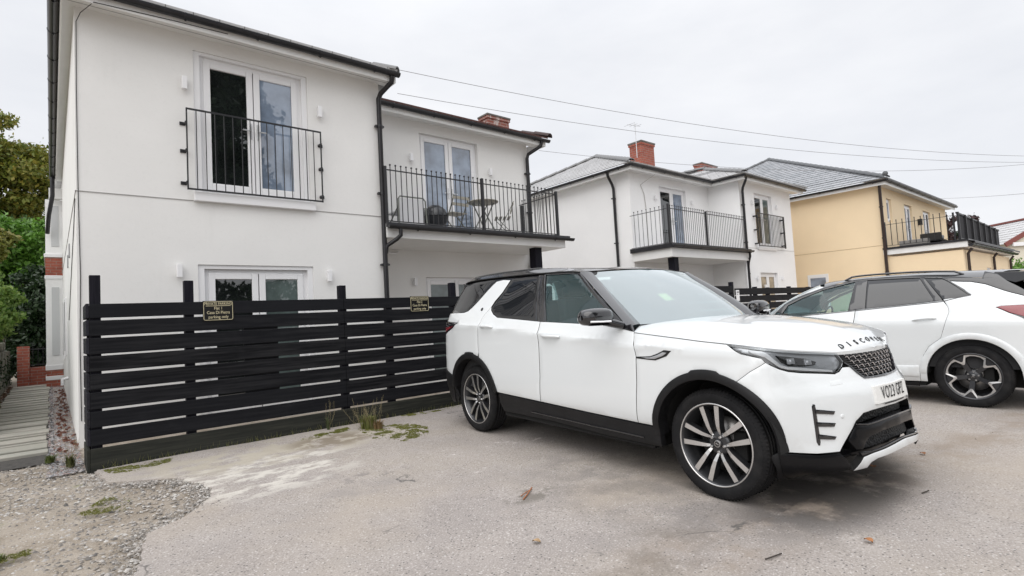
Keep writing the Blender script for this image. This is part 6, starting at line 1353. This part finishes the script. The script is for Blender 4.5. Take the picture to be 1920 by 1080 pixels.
obj('headlining', MB().grid(np.concatenate([RG[1:, 8:], RL[1:, ::-1][:, 1:-8]], 1)*np.array([1, 1, 1]) - np.array([0, 0, .05])), simple('grey_headlining', (.35, .34, .33), .9), CA)
def wg_at(u, v):
    a = min(12.999, v*13); b = min(23.999, (u+1)*12); i, j = int(a), int(b); f, g_ = a-i, b-j; return WG[i, j]*(1-f)*(1-g_) + WG[i+1, j]*f*(1-g_) + WG[i, j+1]*(1-f)*g_ + WG[i+1, j+1]*f*g_
PU, PV = -.50, .385
obj('parking_permit', MB().add([tuple(wg_at(PU + a, PV + b) + np.array([-.003, 0, -.005])) for a, b in ((-.055, -.06), (.055, -.06), (.055, .06), (-.055, .06))], [(0, 1, 2, 3)]), simple('yellow_green_permit', (.85, .95, .50), .6), CA)
obj('rear_view_mirror', MB().box(-1.16, -1.13, -.12, .12, 1.50, 1.56).bar((-1.14, 0, 1.55), (-1.2, 0, 1.62), .02), m_black, CA, bevel=.01)
for x in (-.0, -2.923): arch_liner(CA, x, .39, .435 if x > -1 else .45, .93, .62)
for x in (0, -2.923):
    for sg in (-1, 1): wheel(CA, x, sg*.835, .390, .352, .262, .215, sg < 0, 'split')
cb_root = car('parked_car', 'white crossover with black roof, nose towards the farther fence, beyond the big SUV', (8.47, 3.80, SL*1.9), 90, SL)
KB, CB = skB, cb_root; BS, BZ, BA = 3.895, .335, .405; BF = 1.41
def B_(name, poly, m, **k): return panel(CB, KB, name, poly, m, **k)
rgap = [(3.668, 1.180), (3.716, 1.10), (3.728, 1.045), (3.69, .90), (3.645, .752)]
arc_r = lambda a0, a1, r=BA: arc(BS, BZ, r, a0, a1, 26)
lip = [(3.600, .715), (3.53, .656), (3.47, .55), (3.440, .45), (3.426, .381), (3.417, .25)]
B_('front_door', [(1.85, .23), (1.80, .6), (1.82, .95), (1.965, 1.022), (2.3, 1.055), (2.70, 1.086), (2.792, 1.093), (2.780, .95), (2.766, .80), (2.765, .5), (2.80, .23)], m_paint)
B_('rear_door', [(2.804, .23), (2.769, .5), (2.770, .80), (2.784, .95), (2.796, 1.094), (3.2, 1.127), (3.668, 1.170)] + rgap[1:] + lip, m_paint)
B_('rear_quarter', lip[::-1] + rgap[::-1][:-1] + [(3.672, 1.183), (3.80, 1.200), (3.915, 1.222), (3.86, 1.285), (3.78, 1.345), (3.71, 1.389), (3.80, 1.377), (3.914, 1.367), (4.040, 1.331), (4.196, 1.257), (4.361, 1.189), (4.48, 1.14), (4.50, 1.098), (4.352, 1.097), (4.175, 1.092), (4.128, 1.080), (4.243, 1.012), (4.343, .972), (4.50, .94), (4.55, .62), (4.52, .36), (4.32, .35)] + arc_r(3, 176)[0:] + [(3.484, .25)], m_paint)
B_('rear_bumper', [(4.50, .62), (5.40, .62), (5.40, .26), (4.60, .24), (4.36, .28), (4.33, .345), (4.52, .36)], m_plast, off=.006); B_('tailgate', [(4.505, .94), (4.505, 1.14), (5.40, 1.12), (5.40, .63), (4.555, .63)], m_paint)
tl = B_('tail_lamp', [(4.132, 1.080), (4.175, 1.091), (4.352, 1.095), (4.52, 1.095), (4.52, .945), (4.343, .976), (4.243, 1.016)], m_red, off=.006)
B_('lamp_shadow_line', [(4.26, 1.008), (4.343, .974), (4.52, .943), (4.52, .93), (4.34, .958)], m_gloss, off=.008, gap=0)
B_('lower_sill', [(1.85, .235), (3.31, .228), (3.40, .25), (3.40, .19), (1.85, .19)], m_plast, off=.004)
B_('door_moulding', [(1.9, .43), (3.30, .428), (3.42, .436), (3.42, .30), (1.9, .30)], m_paint, off=.012, gap=0, edge=.012, thick=.014)
B_('arch_moulding', arc_r(-2, 178, .475) + arc_r(178, -2, .408), m_paint, off=.010, gap=0, edge=.010, thick=.05)
B_('arch_moulding', arc(BF, BZ, .475, -2, 182) + arc(BF, BZ, .408, 182, -2), m_paint, off=.010, gap=0, edge=.010, thick=.05)
# glazing
B_('window_surround', [(1.90, 1.0), (1.965, 1.185), (2.14, 1.282), (2.40, 1.392), (2.75, 1.470), (3.30, 1.478), (3.587, 1.455), (4.00, 1.405), (4.06, 1.33), (3.92, 1.375), (3.71, 1.40), (3.93, 1.215), (3.66, 1.16), (2.8, 1.085), (1.97, 1.018)], m_gloss, off=-.016, sides=(1, -1)) if False else None
B_('roof_side_frame', [(1.90, 1.06), (1.97, 1.180), (2.143, 1.269), (2.405, 1.369), (2.758, 1.449), (2.895, 1.459), (3.30, 1.452), (3.425, 1.447), (3.64, 1.427), (3.705, 1.392), (3.914, 1.370), (4.040, 1.334), (4.06, 1.36), (4.01, 1.402), (3.587, 1.452), (3.30, 1.478), (2.80, 1.478), (2.40, 1.400), (2.13, 1.305), (1.92, 1.20), (1.83, 1.10)], m_gloss, off=.003)
B_('front_door_glass', [(1.972, 1.027), (1.975, 1.178), (2.145, 1.267), (2.405, 1.367), (2.758, 1.447), (2.712, 1.082), (2.3, 1.052)], m_glass, off=-.006, thick=.004, gap=0)
B_('door_pillar', [(2.708, 1.082), (2.758, 1.450), (2.893, 1.460), (2.900, 1.100), (2.795, 1.090)], m_gloss, off=.002)
B_('rear_door_glass', [(2.900, 1.102), (2.892, 1.457), (3.425, 1.446), (3.572, 1.198), (3.572, 1.165)], m_privacy, off=-.004, gap=0)
B_('quarter_pillar', [(3.572, 1.160), (3.572, 1.20), (3.425, 1.449), (3.473, 1.444), (3.66, 1.185), (3.66, 1.166)], m_gloss, off=.001)
B_('quarter_glass', [(3.475, 1.441), (3.65, 1.425), (3.70, 1.402), (3.80, 1.325), (3.915, 1.224), (3.672, 1.180)], m_privacy, off=-.004, gap=0)
B_('quarter_trim', [(3.65, 1.430), (3.70, 1.405), (3.80, 1.33), (3.925, 1.224), (3.905, 1.222), (3.78, 1.33), (3.69, 1.397), (3.645, 1.424)], m_gloss, off=.006, gap=0)
B_('waist_trim', [(1.965, 1.024), (2.3, 1.050), (2.80, 1.088), (3.2, 1.122), (3.66, 1.163), (3.80, 1.198), (3.92, 1.222), (3.92, 1.214), (3.80, 1.190), (3.66, 1.154), (3.2, 1.113), (2.80, 1.079), (2.3, 1.041), (1.965, 1.015)], m_gloss, off=.004, gap=0)
B_('black_rear_pillar', [(4.012, 1.402), (4.042, 1.333), (4.198, 1.259), (4.363, 1.191), (4.52, 1.13), (4.40, 1.23), (4.24, 1.36), (4.15, 1.44), (4.03, 1.478)], m_gloss, off=.002)
B_('rear_screen', [(4.40, 1.23), (4.55, 1.13), (5.40, 1.13), (5.40, 1.40), (4.40, 1.40)], m_privacy, off=-.004)
# roof and spoiler
rs = [2.40, 2.60, 2.80, 3.05, 3.30, 3.587, 3.8, 4.012, 4.10]; rz = [1.398, 1.445, 1.476, 1.481, 1.478, 1.454, 1.430, 1.404, 1.40]
RE = resamp(KB.at(np.array(rs), rz, .003), 44); zt_ = lambda x: float(pchip([-2.95, -2.6, -2.1, -1.5, -1.0, -.75], [1.475, 1.495, 1.515, 1.520, 1.488, 1.445], [x])[0]); RG = []
for i, e in enumerate(RE):
    f = i/(len(RE)-1); xc = -.80 - f*2.13; rowp = []
    for t in np.concatenate([np.linspace(0, .25, 9)[:-1], np.linspace(.25, 1, 10)]): rowp.append((e[0]*(1-t) + xc*t, e[1]*(1-t), e[2] + (zt_(e[0]*.5+xc*.5) - e[2])*(1 - (1-t)**4)))
    RG.append(rowp)
RG = np.array(RG); RL = RG*np.array([1, -1, 1]); obj('roof', MB().grid(np.concatenate([RG, RL[:, ::-1][:, 1:]], 1)), m_gloss, CB, fixn=True)
for sg in (1, -1):
    A = (RG[6:38:2, 4])*np.array([1, sg, 1]); obj('roof_rail', MB().tube([tuple(p + np.array([0, 0, (.030 if 0 < i < len(A)-1 else .0)])) for i, p in enumerate(A)], .012, 8), m_gloss, CB)
spx = [(-2.78, .60, 1.470), (-2.98, .585, 1.462), (-3.10, .57, 1.452)]
top = np.array([[(x + .0, y*s_, z + .018*(1 - abs(s_)**3)) for s_ in np.linspace(-1, 1, 21)] for x, y, z in spx]); bot = top[-1] + np.array([.02, 0, -.03]); bot2 = top[0] + np.array([-.08, 0, -.06])
obj('spoiler', MB().grid(top).grid(np.array([top[-1], bot, bot2])), m_gloss, CB)
for sg in (1, -1): obj('spoiler_fin', MB().prism([(0, 0), (-.34, -.02), (-.40, -.06), (-.16, -.13), (.02, -.06)], (-2.70, sg*.60, 1.462), (1, 0, 0), (0, -sg*.10, 1), (0, -sg*.03, 0)), m_gloss, CB, bevel=.006)
nq = 17; qs = np.linspace(-1, 1, nq); WB = np.array([(-.02 - .26*abs(u)**2.2, .70*u, 1.035) for u in qs]); WT = np.array([(-.80 - .12*abs(u)**2.2, .56*u, 1.455 - .04*u*u) for u in qs])
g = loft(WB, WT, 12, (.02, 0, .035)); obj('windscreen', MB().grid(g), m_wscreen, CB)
apo = KB.at([1.80, 1.86, 1.95, 2.13, 2.27, 2.40], [1.06, 1.13, 1.215, 1.305, 1.355, 1.400], .004)
for sg in (1, -1): obj('windscreen_pillar', MB().grid(loft(resamp(apo*np.array([1, sg, 1]), 12), g[:, 0 if sg == 1 else -1], 4)), m_paint, CB)
# front end, mostly hidden behind the nearer car
B_('front_wing', [(1.846, .23), (1.796, .6), (1.816, .95), (1.80, 1.04), (1.50, .985), (1.2, .94), (1.0, .90), (1.02, .55)] + [p for p in arc(BF, BZ, BA, 150, 0, 24)] + [(1.82, .25)], m_paint)
B_('front_bumper', sym([(0, .62), (.5, .60), (.75, .62), (1.016, .55), (1.03, .40), (1.0, .24), (.7, .20), (0, .20)]), m_paint, both=False); B_('grille', sym([(0, .80), (.5, .80), (.62, .74), (.55, .63), (0, .63)]), m_black, off=-.01, both=False)
B_('headlamp', [(.55, .80), (.70, .82), (1.0, .88), (1.0, .66), (.80, .63), (.60, .65)], m_silverp, off=-.004)
E2 = resamp(KB.at([1.80, 1.5, 1.2, 1.0, .8, .5, .25, 0], [1.04, .985, .94, .90, .86, .82, .81, .81], 0), 30); Hh = []
for i, e in enumerate(E2):
    f = i/29; C_ = np.array([-.02 + f*.80, 0, 1.045 - .10*f - .13*f**4]); Hh.append([(e[0]*(1-t)+C_[0]*t, e[1]*(1-t), e[2] + (C_[2]-e[2])*(1-(1-t)**2.6)) for t in np.linspace(0, 1, 14)])
Hh = np.array(Hh); obj('bonnet', MB().grid(np.concatenate([Hh, (Hh*np.array([1, -1, 1]))[:, ::-1][:, 1:]], 1)), m_paint, CB, fixn=True)
for s0_, z0_, s1_, z1_ in ((3.392, .952, 3.615, .972), (2.575, .905, 2.725, .918)):
    for sd in (1, -1):
        A = KB.at(np.linspace(s0_, s1_, 7)*sd, np.linspace(z0_, z1_, 7), [.003, .02, .027, .028, .027, .02, .003]); obj('door_handle', MB().tube(A, [.009, .012, .0125, .0125, .0125, .012, .009], 10), m_paint, CB)
        c_ = ((s0_+s1_)/2, (z0_+z1_)/2 + .016); B_('handle_cup', [(c_[0] + .05*math.cos(a), c_[1] + .022*math.sin(a)) for a in np.linspace(0, 6.283, 18)[:-1]], m_paint, off=-.0005, sides=(sd,), gap=0, edge=.003)
for sg in (1, -1):
    G = [[(-.33 + .05*k*math.cos(a), sg*(.865 + .20*t), 1.105 + .062*k*math.sin(a)) for a in np.linspace(0, 2*math.pi, 20)] for t, k in ((0, .5), (.15, .9), (.5, 1), (.85, .85), (1, .3))]
    wm = obj('wing_mirror', MB().grid(np.array(G)), m_gloss, CB, fixn=True); obj('mirror_arm', MB().tube([(-.31, sg*.80, 1.055), (-.32, sg*.90, 1.085)], .03, 8), m_gloss, wm)
obj('underbody', MB().box(-3.1, .55, -.55, .55, .20, .42).box(-2.05, -.45, -.78, .78, .20, .42), m_under_gap, CB); obj('inner_shell', MB().box(-3.1, -.1, -.74, .74, .42, .48).box(-2.9, -1.95, -.60, .60, .92, .94).box(-.15, -.1, -.7, .7, .4, 1.0).box(-.1, .5, -.6, .6, .4, .85).box(-3.15, -3.05, -.55, .55, .3, 1.05), m_int, CB)
for sg in (-1, 1): obj('door_card', MB().add([(-.3, sg*.77, .42), (-2.9, sg*.77, .42), (-2.9, sg*.72, 1.10), (-.3, sg*.74, 1.0)], [(0,1,2,3)]), m_int, CB)
obj('dashboard', MB().grid(np.array([[(-.1, y, .95), (-.28, y, 1.0), (-.5, y, .99), (-.56, y, .75)] for y in np.linspace(-.7, .7, 7)])), m_int, CB)
obj('steering_wheel', MB().tube([(-.66 - .05*math.sin(a), -.33 + .16*math.cos(a), .98 + .15*math.sin(a)) for a in np.linspace(0, 2*math.pi, 24)], .014, 8, False), m_seat, CB)
for y in (-.34, .34):
    st_ = obj('front_seat', MB().box(-1.40, -.95, y-.22, y+.22, .5, .66).prism([(0, 0), (.14, 0), (.02, .60), (-.08, .60)], (-1.46, y-.21, .60), (1, 0, 0), (0, 0, 1), (0, .42, 0)), m_seat, CB, bevel=.03); obj('headrest', MB().box(-1.56, -1.48, y-.12, y+.12, 1.20, 1.36), m_seat, st_, bevel=.03)
obj('headlining', MB().grid(np.concatenate([RG[1:, 8:], RL[1:, ::-1][:, 1:-8]], 1) - np.array([0, 0, .05])), simple('pale_headlining', (.42, .41, .40), .9), CB)
for x in (0, -2.48): arch_liner(CB, x, BZ, .40, .82, .52)
for x in (0, -2.48):
    for sg in (-1, 1): wheel(CB, x, sg*.752, .335, .337, .247, .20, sg < 0, 'star')
